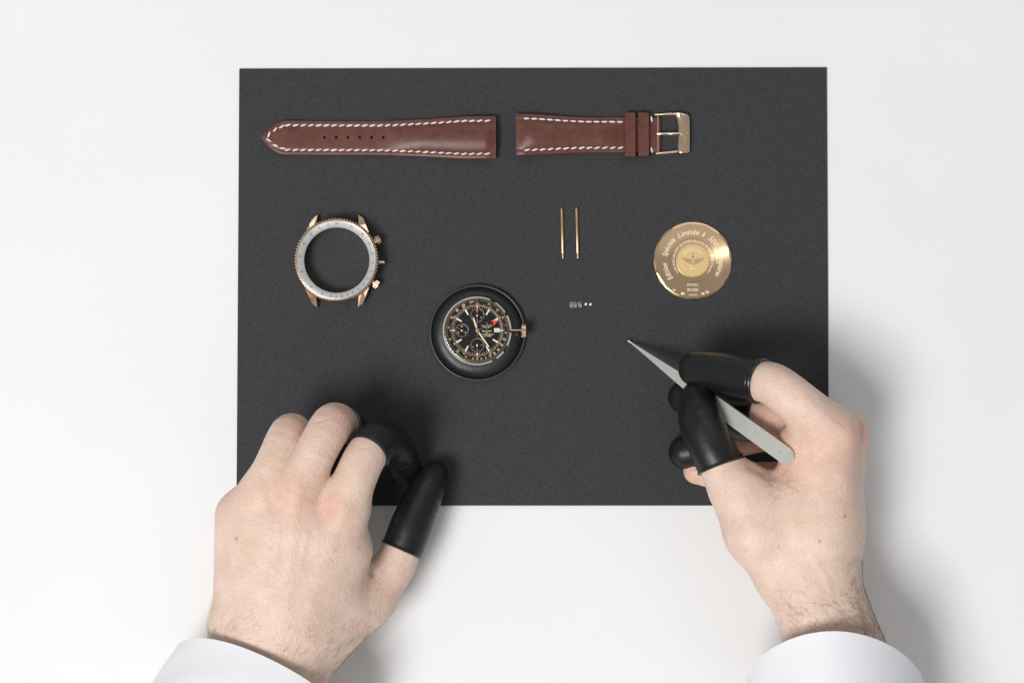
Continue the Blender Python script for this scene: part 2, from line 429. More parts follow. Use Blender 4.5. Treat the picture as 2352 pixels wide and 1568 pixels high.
# short strap with keepers and buckle
Z6 = 0.238 / 1.0884 / 4.8
def X6(zx): return (zx - 95) * Z6
L2 = X6(1840)
loc = on_mat((1270 + 95 / 4.8) / 1.0884, (260 + 380 / 4.8) / 1.0884)
st2 = thing('watch_strap', 'short brown leather watch strap half with two keeper loops and gold pin buckle', 'watch strap', loc, math.radians(0.1))
def hw2(x):
    return 11.45 - 1.6 * smooth(0, 42, x) - 0.25 * smooth(60, 70, x)
def top2(x, t):
    a = abs(t); e = 2.6 - 0.5 * smooth(10, 60, x)
    pad = 2.3 * (1 - smooth(46, 62, x)) * smooth(-2, 11, x)
    z = e + pad * max(0.0, 1 - (a / 0.80) ** 2.4) - 0.2 * math.exp(-((a - 0.74) / 0.05) ** 2) * (x < 60)
    if x < 5: z *= 0.75 + 0.25 * smooth(0, 5, x)
    if x > L2 - 2.2: z = z * (0.55 + 0.45 * math.sqrt(max(0, 1 - ((x - L2 + 2.2) / 2.2) ** 2)))
    return z - 0.25 * smooth(0.9, 1, a)
xs = [0, 0.3, 0.8, 1.5] + list(np.arange(2.3, L2 - 2, 0.8)) + [L2 - 1.5, L2 - 0.9, L2 - 0.4, L2 - 0.12, L2]
part('leather', strap_mesh(xs, hw2, top2, lift=lift2), 'leather', st2, angle=50)
for sgn, y0 in ((1, 0), (-1, 0)):
    xx = X6(222 if sgn > 0 else 228)
    for i in range(13):
        x = xx + i * (X6(1345) - X6(222)) / 12.0
        y = sgn * (hw2(x) - 2.75)
        z = top2(x, y / (hw2(x) - 0.35))
        put_stitch(st2, x, y, z + 0.12 + lift2(x), math.atan(-sgn * 0.035) + 0.12 * -sgn + random.uniform(-.04, .04))
def keeper(x0, x1, yb, yt, zt):
    """a leather loop: rounded rectangle section extruded along x"""
    sec = []
    for (cx, cz, a0) in ((yt - 1.2, zt - 1.2, 0), (yb + 1.2, zt - 1.2, 90), (yb + 1.2, 1.3, 180), (yt - 1.2, 1.3, 270)):
        for q in range(5):
            a = math.radians(a0 + 22.5 * q); sec.append((cx + 1.2 * math.cos(a), cz + 1.2 * math.sin(a), math.cos(a), math.sin(a)))
    n = len(sec); v = []; f = []
    rings = [(x0 + .25, 0), (x0, -.22), (x0, -0.75), (x0 + .1, -.95), (x1 - .1, -.95), (x1, -.75), (x1, -.22), (x1 - .25, 0)]
    for x, o in rings: v += [(x, s[0] + s[2] * o, s[1] + s[3] * o) for s in sec]
    k = len(rings)
    for i in range(k):
        for j in range(n):
            f.append((i * n + j, i * n + (j + 1) % n, ((i + 1) % k) * n + (j + 1) % n, ((i + 1) % k) * n + j))
    return v, f
part('keeper_loop', keeper(X6(1402), X6(1528), -(655 - 380) * Z6, (380 - 115) * Z6, 5.2), 'leather', st2)
part('keeper_loop', keeper(X6(1562), X6(1690), -(650 - 380) * Z6, (380 - 112) * Z6, 4.9), 'leather', st2)
for zy in (190, 565):
    put_stitch(st2, X6(1724), (380 - zy) * Z6, 2.5, math.pi / 2)
def Y6(zy): return (380 - zy) * Z6
def buckle_bar():
    sts = [(606, 2050, 2150), (600, 2036, 2166), (585, 2036, 2176), (520, 2040, 2178), (420, 2046, 2179), (300, 2048, 2179), (220, 2038, 2178), (180, 2026, 2176), (155, 2014, 2166), (135, 2004, 2148), (124, 1990, 2100), (119, 1990, 2060)]
    v = []; f = []; n = 13
    for zy, xa, xb in sts:
        for q in range(n):
            t = q / (n - 1); v.append((X6(xa) + (X6(xb) - X6(xa)) * t, Y6(zy), 2.9 + 1.5 * math.sin(math.pi * (0.06 + 0.88 * t)) ** 0.55))
        for q in range(n):
            t = 1 - q / (n - 1); v.append((X6(xa) + (X6(xb) - X6(xa)) * t, Y6(zy), 1.2))
    k = 2 * n
    for i in range(len(sts) - 1):
        for q in range(k): f.append((i * k + q, i * k + (q + 1) % k, (i + 1) * k + (q + 1) % k, (i + 1) * k + q))
    f.append(tuple(reversed(range(k)))); f.append(tuple(range((len(sts) - 1) * k, len(sts) * k)))
    return v, f
bk = part('buckle', (lambda mb: mb
    .add(tube([(X6(1765), Y6(140), 2.2), (X6(1850), Y6(137), 2.7), (X6(1950), Y6(133), 3.2), (X6(2020), Y6(138), 3.4)], [0.62, 0.68, 0.75, 0.8], 14))
    .add(tube([(X6(1775), Y6(608), 2.2), (X6(1860), Y6(602), 2.7), (X6(1960), Y6(594), 3.2), (X6(2030), Y6(586), 3.4)], [0.62, 0.68, 0.75, 0.8], 14))
    .add(buckle_bar())
    .add(tube([(X6(1800), Y6(612), 1.7), (X6(1800), Y6(135), 1.7)], 0.6, 10)))(MB()), 'gold', st2, angle=35)
part('tongue', tube([(X6(1778), Y6(372), 2.6), (X6(1800), Y6(372), 3.2), (X6(1850), Y6(373), 3.3), (X6(1950), Y6(374), 3.9), (X6(2030), Y6(374), 4.6), (X6(2082), Y6(373), 4.75)], [0.75, 0.95, 0.8, 0.85, 0.75, 0.6], 12), 'gold', bk)
part('emblem', emblem(0.72, 0, 0.12), 'gold', bk, (X6(2118), Y6(365), 4.32), (0, 0, math.radians(-90)))

# ------------------------------------------------------------------ spring bars
def spring_bar(ua, va, ub, vb, lb):
    a = np.array(on_mat(ua, va)); b = np.array(on_mat(ub, vb)); d = b - a; Ln = float(np.linalg.norm(d))
    r = 0.86
    t = thing('spring_bar', lb, 'spring bar', (a[0], a[1], MH + r + 0.02), math.atan2(d[1], d[0]), 'pair of spring bars')
    R = 0.86
    part('barrel', spun([(2.6, 0), (2.6, R * .92), (2.75, R), (Ln - 2.75, R), (Ln - 2.6, R * .92), (Ln - 2.6, 0)], (0, 0, 0), (1, 0, 0)), 'goldbar', t)
    for s in (0, 1):
        f = (lambda x: x) if s == 0 else (lambda x: Ln - x)
        pr = [(0, 0), (0.05, .45), (0.3, .55), (0.85, .55), (0.9, .62), (0.95, R * 1.02), (1.5, R * 1.02), (1.55, .66), (1.9, .66), (1.95, R * .98), (2.5, R * .98), (2.6, R * .8), (2.65, 0)]
        part('pin', spun([(f(x), r_) for x, r_ in pr], (0, 0, 0), (1, 0, 0)), 'goldbar', t)
    return t
def z2(zx, zy): return ((1370 + zx / 5.6) / 1.0884, (500 + zy / 5.6) / 1.0884)
spring_bar(*z2(188, 112), *z2(208, 818), 'slim gold spring bar of the parallel pair, on the watch case side'); spring_bar(*z2(395, 108), *z2(417, 818), 'slim gold spring bar of the parallel pair, on the case back side')

# ------------------------------------------------------------------ tiny clamps and screws
def clamp(zx, zy, rz, lift, label, ry=0.0):
    u, v = z2(zx, zy); l = on_mat(u, v); l[2] += lift
    mb = MB()
    n = 20
    outer = [(0.95 * math.cos(math.radians(a)), 0.55 + 0.95 * math.sin(math.radians(a))) for a in np.linspace(0, 180, n)]
    # ring head + foot
    mb.add(ringsec(0.45, 0.95, 0, 2 * math.pi, 0.0, 0.35, 20), Matrix.Translation((0, 0.55, 0)))
    mb.add(prism([(-0.95, -1.5), (0.95, -1.5), (0.95, 0.2), (-0.95, 0.2)], 0.01, 0.33, 0.08))
    mb.add(prism([(-0.95, -1.75), (0.95, -1.75), (0.95, -1.35), (-0.95, -1.35)], 0.02, 0.75, 0.1))
    t = link('casing_clamp', mesh('casing_clamp', mb, 'steel'), None, l, (0, ry, rz))
    tag(t, label, 'clamp', 'tiny casing clamps'); return t
clamp(326, 1462, 0.0, 0.0, 'tiny steel casing clamp with round eye at the outer end of its row', 0.0)
clamp(378, 1464, 0.12, 0.78, 'middle tiny steel casing clamp, overlapping the clamp next to it')
clamp(442, 1460, 0.35, 0.0, 'tilted tiny steel casing clamp next to the two small screws')
def screw(l, label, group=None, sc=1.0, rot=None):
    o = link('screw', mesh('screw', lathe([(0, 0), (0.42 * sc, 0.0), (0.42 * sc, 0.5 * sc), (0.82 * sc, 0.5 * sc), (0.9 * sc, 0.62 * sc), (0.82 * sc, 0.95 * sc), (0.5 * sc, 1.15 * sc), (0, 1.22 * sc)], 20), 'steel'), None, l, rot)
    return tag(o, label, 'screw', group)
for zx, zy, lb in ((531, 1456, 'tiny round steel screw next to the clamps, nearer to them of the two'), (597, 1459, 'tiny round steel screw at the far end of the row of clamps')):
    screw(on_mat(*z2(zx, zy)), lb, 'tiny screws on the mat')

# ------------------------------------------------------------------ slide rule scale
def scale_ticks(r0, mb, z0, z1, out, off=80.0, wd=0.07, l1=0.55, l2=0.9):
    vals = [10 + 0.1 * i for i in range(0, 150)] + [25 + 0.5 * i for i in range(0, 70)] + [60 + i for i in range(0, 40)]
    for i, n in enumerate(vals):
        n = round(n, 2)
        if n < 25 and abs(n * 5 - round(n * 5)) > 1e-6: continue
        a = cw(360 * math.log10(n / 10) + off); c, s = math.cos(a), math.sin(a)
        ln = l2 if (abs(n - round(n)) < 1e-6 and n < 25) or n % 5 == 0 else l1
        ra, rb = r0, r0 + out * ln
        T = Matrix(((c, -s, 0), (s, c, 0), (0, 0, 1))).to_4x4()
        xa, xb = sorted((ra, rb))
        zz = [z0 + (z1 - z0) * (x - r0) / (out * 1.0) for x in (xa, xb)]
        mb.add(([(xa, -wd / 2, zz[0]), (xb, -wd / 2, zz[1]), (xb, wd / 2, zz[1]), (xa, wd / 2, zz[0])], [(0, 1, 2, 3)]), T)
NUMS = [10, 11, 12, 13, 14, 15, 16, 17, 18, 19, 20, 22, 25, 30, 35, 40, 45, 50, 55, 60, 70, 80, 90]

# ------------------------------------------------------------------ watch case
loc = on_mat(773.6, 597.5)
cx_ = P(773.6, 597.5, 10); 
wc = thing('watch_case', 'empty rose gold watch case with lugs, pushers and white scale ring', 'watch case', (cx_[0], cx_[1], MH + 0.02))
k7 = 0.0391 * 0.99
part('case_band', lathe([(17.9, 1.0), (19.4, 0.0), (20.6, 0.0), (21.9, 1.6), (22.15, 3.0), (22.15, 6.6), (21.6, 7.6), (20.8, 7.9), (18.2, 7.9), (17.9, 7.2)], 128, True), 'gold', wc, angle=30)
NT = 84
def fl(i, j): return (-0.42 if (i % 4) in (0,) else (0.0 if (i % 4) == 2 else -0.13)) if j in (2, 3, 4, 5) else 0.0
part('bezel', lathe([(21.3, 8.0), (22.3, 8.0), (22.75, 8.3), (22.95, 8.9), (22.95, 10.0), (22.7, 10.7), (22.0, 11.25), (21.55, 11.3), (21.3, 11.0)], NT * 4, True, fl), 'gold', wc, angle=25)
sr = part('scale_ring', lathe([(17.75, 7.95), (17.75, 8.9), (17.9, 9.05), (21.1, 10.75), (21.28, 10.7), (21.28, 7.95)], 128, True), 'silver', wc, angle=30)
def ring_z(r): return 9.05 + (r - 17.9) * (10.75 - 9.05) / 3.2 + 0.03
mb = MB(); scale_ticks(18.05, mb, ring_z(18.05), ring_z(19.05), 1, wd=0.12)
part('scale_ticks', mb, 'ink', sr, smooth=False)
for n in NUMS:
    t = text_arc(str(n), 1.5, 19.85, 360 * math.log10(n / 10) + 80, 0, False, wide=0.9)
    t.v = [(x, y, ring_z(math.hypot(x, y)) + 0.01) for x, y, _ in t.v]
    part('numeral', t, 'ink', sr, smooth=False)
def lug(sx, sy):
    pts = [(-11.0, 25.4), (-13.7, 23.8), (-15.4, 20.0), (-17.9, 14.2), (-14.0, 15.0), (-11.5, 19.0)]
    tz = [3.2, 3.4, 5.6, 7.7, 7.7, 6.2]; bz = [0.0, 0.0, 1.0, 1.6, 1.6, 1.0]
    P2 = [(p[0] * -sx, p[1] * sy) for p in pts]
    v = [(p[0], p[1], b) for p, b in zip(P2, bz)] + [(p[0], p[1], z - .35) for p, z in zip(P2, tz)]
    c = np.mean(P2, 0)
    v += [(p[0] + (c[0] - p[0]) * 0.09, p[1] + (c[1] - p[1]) * 0.05, z) for p, z in zip(P2, tz)]
    n = len(pts); f = [tuple(range(n)), tuple(range(3 * n - 1, 2 * n - 1, -1))]
    for r in range(2):
        for i in range(n): f.append((r * n + i, (r + 1) * n + i, (r + 1) * n + (i + 1) % n, r * n + (i + 1) % n))
    if sx * sy > 0: f = [tuple(reversed(q)) for q in f]
    return v, f
for sx in (-1, 1):
    for sy in (-1, 1):
        part('lug', lug(sx, sy), 'gold', wc, smooth=False)
for an in (27.5, -31.5):
    d = (math.cos(math.radians(an)), math.sin(math.radians(an)), 0)
    pu = part('pusher', spun([(21.6, 0), (21.6, 1.25), (23.4, 1.25), (23.4, 1.75), (23.5, 1.95), (26.0, 1.95), (26.25, 1.7), (26.3, 0)], (0, 0, 4.9), d, 20), 'gold', wc, angle=30)
    mb = MB()
    for q in range(10):
        a = 2 * math.pi * q / 10; e = Vector((0, 0, 1)); sd = Vector(d).cross(e)
        o = (e * math.cos(a) + sd * math.sin(a)) * 1.95 + Vector((0, 0, 4.9))
        mb.add(tube([tuple(o + Vector(d) * 23.7), tuple(o + Vector(d) * 25.9)], 0.24, 6))
    part('fluting', mb, 'gold', pu)
d = (math.cos(math.radians(-2)), math.sin(math.radians(-2)), 0)
part('crown_tube', spun([(21.6, 0), (21.6, 1.0), (23.5, 1.0), (23.6, 0.8), (24.0, 0.8), (24.1, 1.0), (25.5, 1.0), (25.6, 0.85), (25.6, 0.55), (23.0, 0.5)], (0, 0, 4.9), d, 20), 'gold', wc, angle=30)

# ------------------------------------------------------------------ case back
cb0 = on_mat(1731.3 / 1.0884, 651.6 / 1.0884)
cb = thing('case_back', 'round polished gold case back engraved with lettering and winged emblem', 'case back', cb0)
NF = 14; N = NF * 12
def rpoly(a): 
    q = (a + 0.1) % (2 * math.pi / NF) - math.pi / NF
    return 20.95 * math.cos(math.pi / NF) / math.cos(q)
v = []; f = []
rings = [('c', 20.6, 0.0), ('c', 21.3, 0.15), ('c', 21.45, 0.6), ('c', 21.3, 1.0), ('p', 1.0, 1.52), ('p', 0.985, 1.6), ('c', 12.3, 1.6), ('c', 12.15, 1.48), ('c', 11.95, 1.48), ('c', 11.8, 1.6), ('c', 9.3, 1.6)]
for i in range(N):
    a = 2 * math.pi * i / N
    for kd, r, z in rings:
        rr = r if kd == 'c' else r * rpoly(a)
        v.append((rr * math.cos(a), rr * math.sin(a), z))
k = len(rings)
for i in range(N):
    i2 = (i + 1) % N
    for j in range(k - 1): f.append((i * k + j, i2 * k + j, i2 * k + j + 1, i * k + j + 1))
f.append(tuple(i * k for i in reversed(range(N)))); f.append(tuple(i * k + k - 1 for i in range(N)))
top_f = [q for q in f if len(q) > 4 or min(i % k for i in q) >= 4]; rim_f = [q for q in f if not (len(q) > 4 or min(i % k for i in q) >= 4)]
part('plate', (v, top_f), 'ygold', cb, angle=12)
part('bevel', (v, rim_f), 'bevelgold', cb, angle=12)
md = part('medallion', lathe([(9.25, 1.5), (9.2, 1.85), (9.0, 1.98), (8.6, 1.98), (8.45, 1.82), (0.0, 1.82)], 96), 'goldmatte', cb, angle=25)
part('emblem', emblem(1.18, 1.83, 0.16), 'bevelgold', md)
part('lettering', text_arc('BREITLING', 1.9, 6.1, 0, 1.86, gap=0.12), 'engrave', md, smooth=False)
part('lettering', text_line('1884', 1.3, 1.86, 0, -4.6, wide=1.2), 'engrave', md, smooth=False)
ztx = 1.625
part('lettering', text_arc('CHRONOGRAPHE', 1.75, 10.55, -90 + 3, ztx, gap=0.06), 'engrave', cb, smooth=False)
part('lettering', text_arc('CERTIFIÉ', 1.75, 10.55, -28, ztx, gap=0.06), 'engrave', cb, smooth=False)
part('lettering', text_arc('CHRONOMÈTRE', 1.75, 10.55, 29, ztx, gap=0.06), 'engrave', cb, smooth=False)
part('lettering', text_arc('TESTÉ 3 BARS', 1.75, 10.55, 97, ztx, gap=0.06), 'engrave', cb, smooth=False)
part('lettering', text_arc('Edition', 4.0, 15.7, -113, ztx, shear=0.28, wide=0.78, gap=0.02), 'engrave', cb, smooth=False)
part('lettering', text_arc('Spéciale', 4.0, 15.7, -61, ztx, shear=0.28, wide=0.78, gap=0.02), 'engrave', cb, smooth=False)
part('lettering', text_arc('Limitée', 4.0, 15.7, -9, ztx, shear=0.28, wide=0.92, gap=0.02), 'engrave', cb, smooth=False)
part('lettering', text_arc('à', 4.0, 15.7, 23, ztx, shear=0.28, wide=0.8), 'engrave', cb, smooth=False)
part('lettering', text_arc('500', 4.0, 15.7, 47, ztx, shear=0.28, wide=0.9, gap=0.03), 'engrave', cb, smooth=False)
part('lettering', text_arc('Exemplaires', 4.0, 15.7, 97, ztx, shear=0.28, wide=0.70, gap=0.0), 'engrave', cb, smooth=False)
part('lettering', text_line('R24322', 1.9, ztx, 0, -13.2, wide=0.95), 'engrave', cb, smooth=False)
part('lettering', text_line('113/500', 2.2, ztx, 0, -16.0, wide=0.95), 'engrave', cb, smooth=False)
part('lettering', text_line('2206300', 1.15, ztx, 0, -18.8, wide=1.1), 'engrave', cb, smooth=False)
for (hx, hy, sx, sy) in ((-10.3, -16.1, 1.2, 0.8), (-5.6, -18.1, 1.9, 1.3), (5.5, -18.1, 1.5, 1.1), (7.6, -17.0, 1.9, .5), (7.9, -17.7, 1.4, .5)):
    part('hallmark', box(hx, hy, ztx - 0.01, sx, sy, 0.03), 'engrave', cb, smooth=False)

# ------------------------------------------------------------------ holder cushion and movement
cu0 = on_mat(1097, 764.5)
cu = thing('movement_cushion', 'round black leather covered movement holder cushion with thin raised rim', 'cushion', cu0)
part('pad', lathe([(24.75, 1.8), (24.6, 3.1), (24.0, 4.6), (22.9, 5.9), (21.4, 6.8), (19.6, 7.25), (18.0, 7.3), (12.0, 7.2), (0.0, 7.2)], 128), 'cushion', cu, angle=0)
part('rim', lathe([(24.4, 0.0), (25.9, 0.0), (26.25, .5), (26.35, 2.4), (26.2, 3.05), (25.85, 3.35), (25.5, 3.38), (25.2, 3.15), (25.05, 2.7), (24.6, 2.0)], 128, True), 'cushion_rim', cu, angle=60)
mv0 = P(1095.8, 758.3, 12)
mv = thing('watch_movement', 'watch movement with black chronograph dial and gold hands, seated on round cushion', 'watch movement', (mv0[0], mv0[1], MH + 7.6), 0, None, math.radians(1.2), math.radians(1.5))
part('movement_body', lathe([(16.2, 0.0), (17.2, 0.0), (17.6, 0.3), (17.6, 2.2), (17.2, 2.3), (0.0, 2.3)], 96), 'steel', mv, angle=30)
for a0, a1, w_ in ((153, 383, 0.75), (33, 57, 0.7), (63, 87, 0.9), (93, 116, 0.9), (128, 144, 0.9)):
    part('holder_ring', ringsec(17.75, 17.75 + w_, cw(a1), cw(a0), 0.2, 2.75, 64), 'silver_ring', mv, (-0.16, -0.22, 0), angle=30)
DZ = 2.85
dl = part('dial', lathe([(17.55, 2.2), (17.55, DZ), (17.4, DZ + 0.05), (13.75, DZ - 0.1), (13.6, DZ - 0.25), (0, DZ - 0.25)], 128), 'dial', mv, angle=20)
part('chapter_ring', lathe([(13.25, DZ - 0.22), (13.3, DZ + 0.03), (13.7, DZ + 0.06), (13.75, DZ - 0.15)], 128), 'bronze', dl, angle=30)
mb = MB(); scale_ticks(17.3, mb, DZ + 0.09, DZ + 0.09, -1, wd=0.10, l1=0.6, l2=1.0)
part('scale_ticks', mb, 'goldprint', dl, smooth=False)
part('scale_line', ringsec(16.1, 16.2, 0, 2 * math.pi, DZ + 0.075, DZ + 0.085, 96), 'bronze', dl, smooth=False)
for n in NUMS:
    part('numeral', text_arc(str(n), 1.3 if n > 16 and n not in (25, 45, 50) else 1.75, 15.45, 360 * math.log10(n / 10) + 80, DZ + 0.10, wide=0.95), 'redprint' if n in (10, 60) else ('goldpale' if n in (12, 13, 14, 15, 40, 45, 50) else 'goldprint'), dl, smooth=False)
part('lettering', text_arc('MPH', 0.95, 15.6, -9, DZ + 0.1), 'whiteprint', dl, smooth=False)
part('lettering', text_arc('STAT.', 0.9, 15.2, 279, DZ + 0.1), 'redprint', dl, smooth=False)
for i, n in enumerate((24, 2, 4, 6, 8, 10, 12, 14, 16, 18, 20, 22)):
    part('numeral', text_arc(str(n), 1.5, 14.35, i * 30, DZ + 0.09, wide=1.0), 'goldprint', dl, smooth=False)
mb = MB()
for i in range(24):
    if i % 2: mb.add(box(14.2, 0, DZ + 0.06, 0.5, 0.26, 0.05), Matrix.Rotation(cw(i * 15), 4, 'Z'))
    for q in (-1, 1): mb.add(box(14.2, 0, DZ + 0.06, 0.3, 0.16, 0.04), Matrix.Rotation(cw(i * 15 + q * 5), 4, 'Z'))
part('hour_dots', mb, 'whiteprint', dl, smooth=False)
mb = MB()
for i in range(60):
    ln = 0.9 if i % 5 else 0.5
    mb.add(box(13.1 - ln / 2, 0, DZ - 0.2, ln, 0.14, 0.05), Matrix.Rotation(cw(i * 6), 4, 'Z'))
part('minute_track', mb, 'goldpale', dl, smooth=False)
for i in range(12):
    a = i * 30; T = cw(a)
    short = i in (0, 3, 6, 9)
    hm = part('hour_marker', box(12.75, 0, DZ - 0.02, 1.0, 0.95, 0.4, 0.06) if short else box(11.3, 0, DZ - 0.02, 3.2, 0.85, 0.45, 0.1), 'lume' if short else 'goldpale', dl, None, (0, 0, T), smooth=False)
    if not short: part('lume_dot', box(12.45, 0, DZ + 0.21, 1.0, 0.98, 0.12, 0.04), 'lume', hm, smooth=False)
def subdial(x, y, r, ang, hl, nums):
    sd = part('subdial', lathe([(r, DZ - 0.235), (r - 0.15, DZ - 0.22), (0, DZ - 0.22)], 48), 'subdial', dl, (x, y, 0))
    part('subdial_ring', ringsec(r - 0.1, r, 0, math.radians(95), DZ - 0.215, DZ - 0.19, 24), 'whiteprint', sd, smooth=False)
    mb = MB()
    for i in range(30):
        mb.add(box(r - 0.35, 0, DZ - 0.19, 0.55 if i % 5 else 0.85, 0.12, 0.03), Matrix.Rotation(i * math.pi / 15, 4, 'Z'))
    part('subdial_ticks', mb, 'whiteprint', sd, smooth=False)
    for n, a in nums: part('numeral', text_arc(n, 1.15, r * 0.62, a, DZ - 0.18), 'goldprint', sd, smooth=False)
    hd = MB().add(prism([(-1.2, -0.16), (hl, -0.08), (hl, 0.08), (-1.2, 0.16)], DZ + 0.05, DZ + 0.15)).add(lathe([(0.4, DZ - 0.2), (0.4, DZ + 0.2), (0.2, DZ + 0.28), (0, DZ + 0.28)], 16))
    part('subdial_hand', hd, 'gold', sd, None, (0, 0, cw(ang)))
subdial(-8.3, -0.1, 3.7, -58, 3.6, [('60', 0), ('20', 120), ('40', 240)])
subdial(0, 8.1, 3.9, 0, 3.3, [('10', 120), ('20', 240), ('30', 0)])
subdial(0, -8.0, 3.8, 180, 3.2, [('6', 180), ('3', 90), ('9', 250)])
part('date_window', box(10.6, 0.15, DZ - 0.1, 2.9, 2.2, 0.3, 0.08), 'lume', dl, smooth=False)
part('numeral', text_line('23', 1.7, DZ + 0.06, 10.6, 0.15), 'ink', dl, smooth=False)
part('emblem', emblem(0.62, DZ - 0.24, 0.1), 'bronze', dl, (5.15, 2.25, 0))
part('lettering', text_line('BREITLING', 1.0, DZ - 0.2, 5.2, -0.35, wide=1.05), 'goldpale', dl, smooth=False)
part('lettering', text_line('1884', 0.75, DZ - 0.2, 5.2, -1.3), 'goldprint', dl, smooth=False)
part('lettering', text_line('CHRONOMETRE', 0.85, DZ - 0.2, 5.6, -2.15), 'goldpale', dl, smooth=False)
part('lettering', text_line('NAVITIMER', 0.85, DZ - 0.2, 5.5, -3.05), 'goldpale', dl, smooth=False)
def hand(Ln, w0, w1, z, m, ang, name, lume=True, tail=1.6):
    h = part(name, prism([(-tail, -w0 * .45), (0, -w0), (Ln * .85, -w1), (Ln, -0.05), (Ln, 0.05), (Ln * .85, w1), (0, w0), (-tail, w0 * .45)], z, z + 0.16, 0.05), m, mv, None, (0, 0, cw(ang)), smooth=False)
    if lume: part('lume', prism([(1.6, -w0 * .62), (Ln * .86, -w1 * .7), (Ln * .86, w1 * .7), (1.6, w0 * .62)], z + 0.14, z + 0.22), 'goldpale', h, smooth=False)
    return h
hand(8.0, 0.55, 0.5, DZ + 0.45, 'gold', -17.5, 'hour_hand')
hand(12.3, 0.55, 0.45, DZ + 0.75, 'gold', 145.0, 'minute_hand')
hand(12.6, 0.17, 0.1, DZ + 1.05, 'gold', 0.0, 'chronograph_hand', False, 4.0)
g = hand(9.0, 0.12, 0.1, DZ + 0.25, 'steel', 64.5, 'second_time_zone_hand', False, 1.0)
part('arrow_tip', prism([(8.8, -1.6), (12.7, 0.0), (8.8, 1.6), (9.7, 0.0)], DZ + 0.25, DZ + 0.45), 'redhand', g, smooth=False)
part('red_marker', prism([(10.4, -0.3), (12.3, -0.42), (12.3, 0.42), (10.4, 0.3)], DZ + 1.06, DZ + 1.24), 'redhand', mv, None, (0, 0, cw(0)), smooth=False)
part('hub', lathe([(1.15, DZ - 0.2), (1.15, DZ + 1.1), (1.0, DZ + 1.3), (0.5, DZ + 1.35), (0.45, DZ + 1.6), (0, DZ + 1.65)], 32), 'gold', mv, angle=30)
part('stem', spun([(16.5, 0), (16.5, 0.42), (23.5, 0.42), (23.5, 0)], (0, 0, 1.6), (1, 0.01, 0), 12), 'steel', mv)
cr = MB()
v, f = spun([(23.3, 0), (23.3, 1.4), (23.7, 1.8), (23.9, 2.9), (24.1, 3.45), (26.2, 3.45), (26.5, 3.0), (26.65, 2.2), (26.75, 0)], (0, 0, 1.6), (1, 0.01, 0), 48)
cr.add((v, f))
for q in range(22):
    a = 2 * math.pi * q / 22; y, z = 3.4 * math.cos(a), 3.4 * math.sin(a) + 1.6
    cr.add(tube([(23.95, y * .93, (z - 1.6) * .93 + 1.6), (24.3, y, z), (26.0, y, z), (26.4, y * .93, (z - 1.6) * .93 + 1.6)], [0.22, 0.3, 0.3, 0.2], 6))
part('crown', cr, 'gold', mv, angle=30)

# ------------------------------------------------------------------ signed distance modelling of the hands
class Grid:
    def __init__(s, lo, hi, h):
        s.lo = np.array(lo, float); s.h = h
        s.n = np.ceil((np.array(hi) - s.lo) / h).astype(int) + 1
        s.ax = [s.lo[i] + h * np.arange(s.n[i]) for i in range(3)]
    def new(s): return np.full(s.n, 20.0, np.float32)
    def box(s, lo, hi):
        a = np.clip(np.floor((np.array(lo) - s.lo) / s.h).astype(int), 0, s.n); b = np.clip(np.ceil((np.array(hi) - s.lo) / s.h).astype(int) + 1, 0, s.n)
        return tuple(slice(int(x), int(y)) for x, y in zip(a, b))
    def pts(s, sl):
        return (s.ax[0][sl[0]][:, None, None].astype(np.float32), s.ax[1][sl[1]][None, :, None].astype(np.float32), s.ax[2][sl[2]][None, None, :].astype(np.float32))
def smin(a, b, k):
    if k <= 0: return np.minimum(a, b)
    h = np.maximum(k - np.abs(a - b), 0) / k
    return np.minimum(a, b) - h * h * k * 0.25
def cone(G, Fd, a, b, ra, rb, k=3.0, mode='add', zs=1.0):
    """blend a round cone from a to b into field Fd; zs squashes its section in height"""
    a = np.asarray(a, float); b = np.asarray(b, float); R = max(ra, rb) + 15
    sl = G.box(np.minimum(a, b) - R, np.maximum(a, b) + R)
    if any(q.stop <= q.start for q in sl): return
    X, Y, Zc = G.pts(sl); d = b - a; dd = float(d @ d) + 1e-9
    px, py, pz = X - a[0], Y - a[1], Zc - a[2]
    t = np.clip((px * d[0] + py * d[1] + pz * d[2]) / dd, 0, 1)
    qx, qy, qz = px - t * d[0], py - t * d[1], (pz - t * d[2]) / zs
    D = np.sqrt(qx * qx + qy * qy + qz * qz) - (ra + (rb - ra) * t)
    if mode == 'add': Fd[sl] = smin(Fd[sl], D, k)
    else: Fd[sl] = -smin(-Fd[sl], D, k)
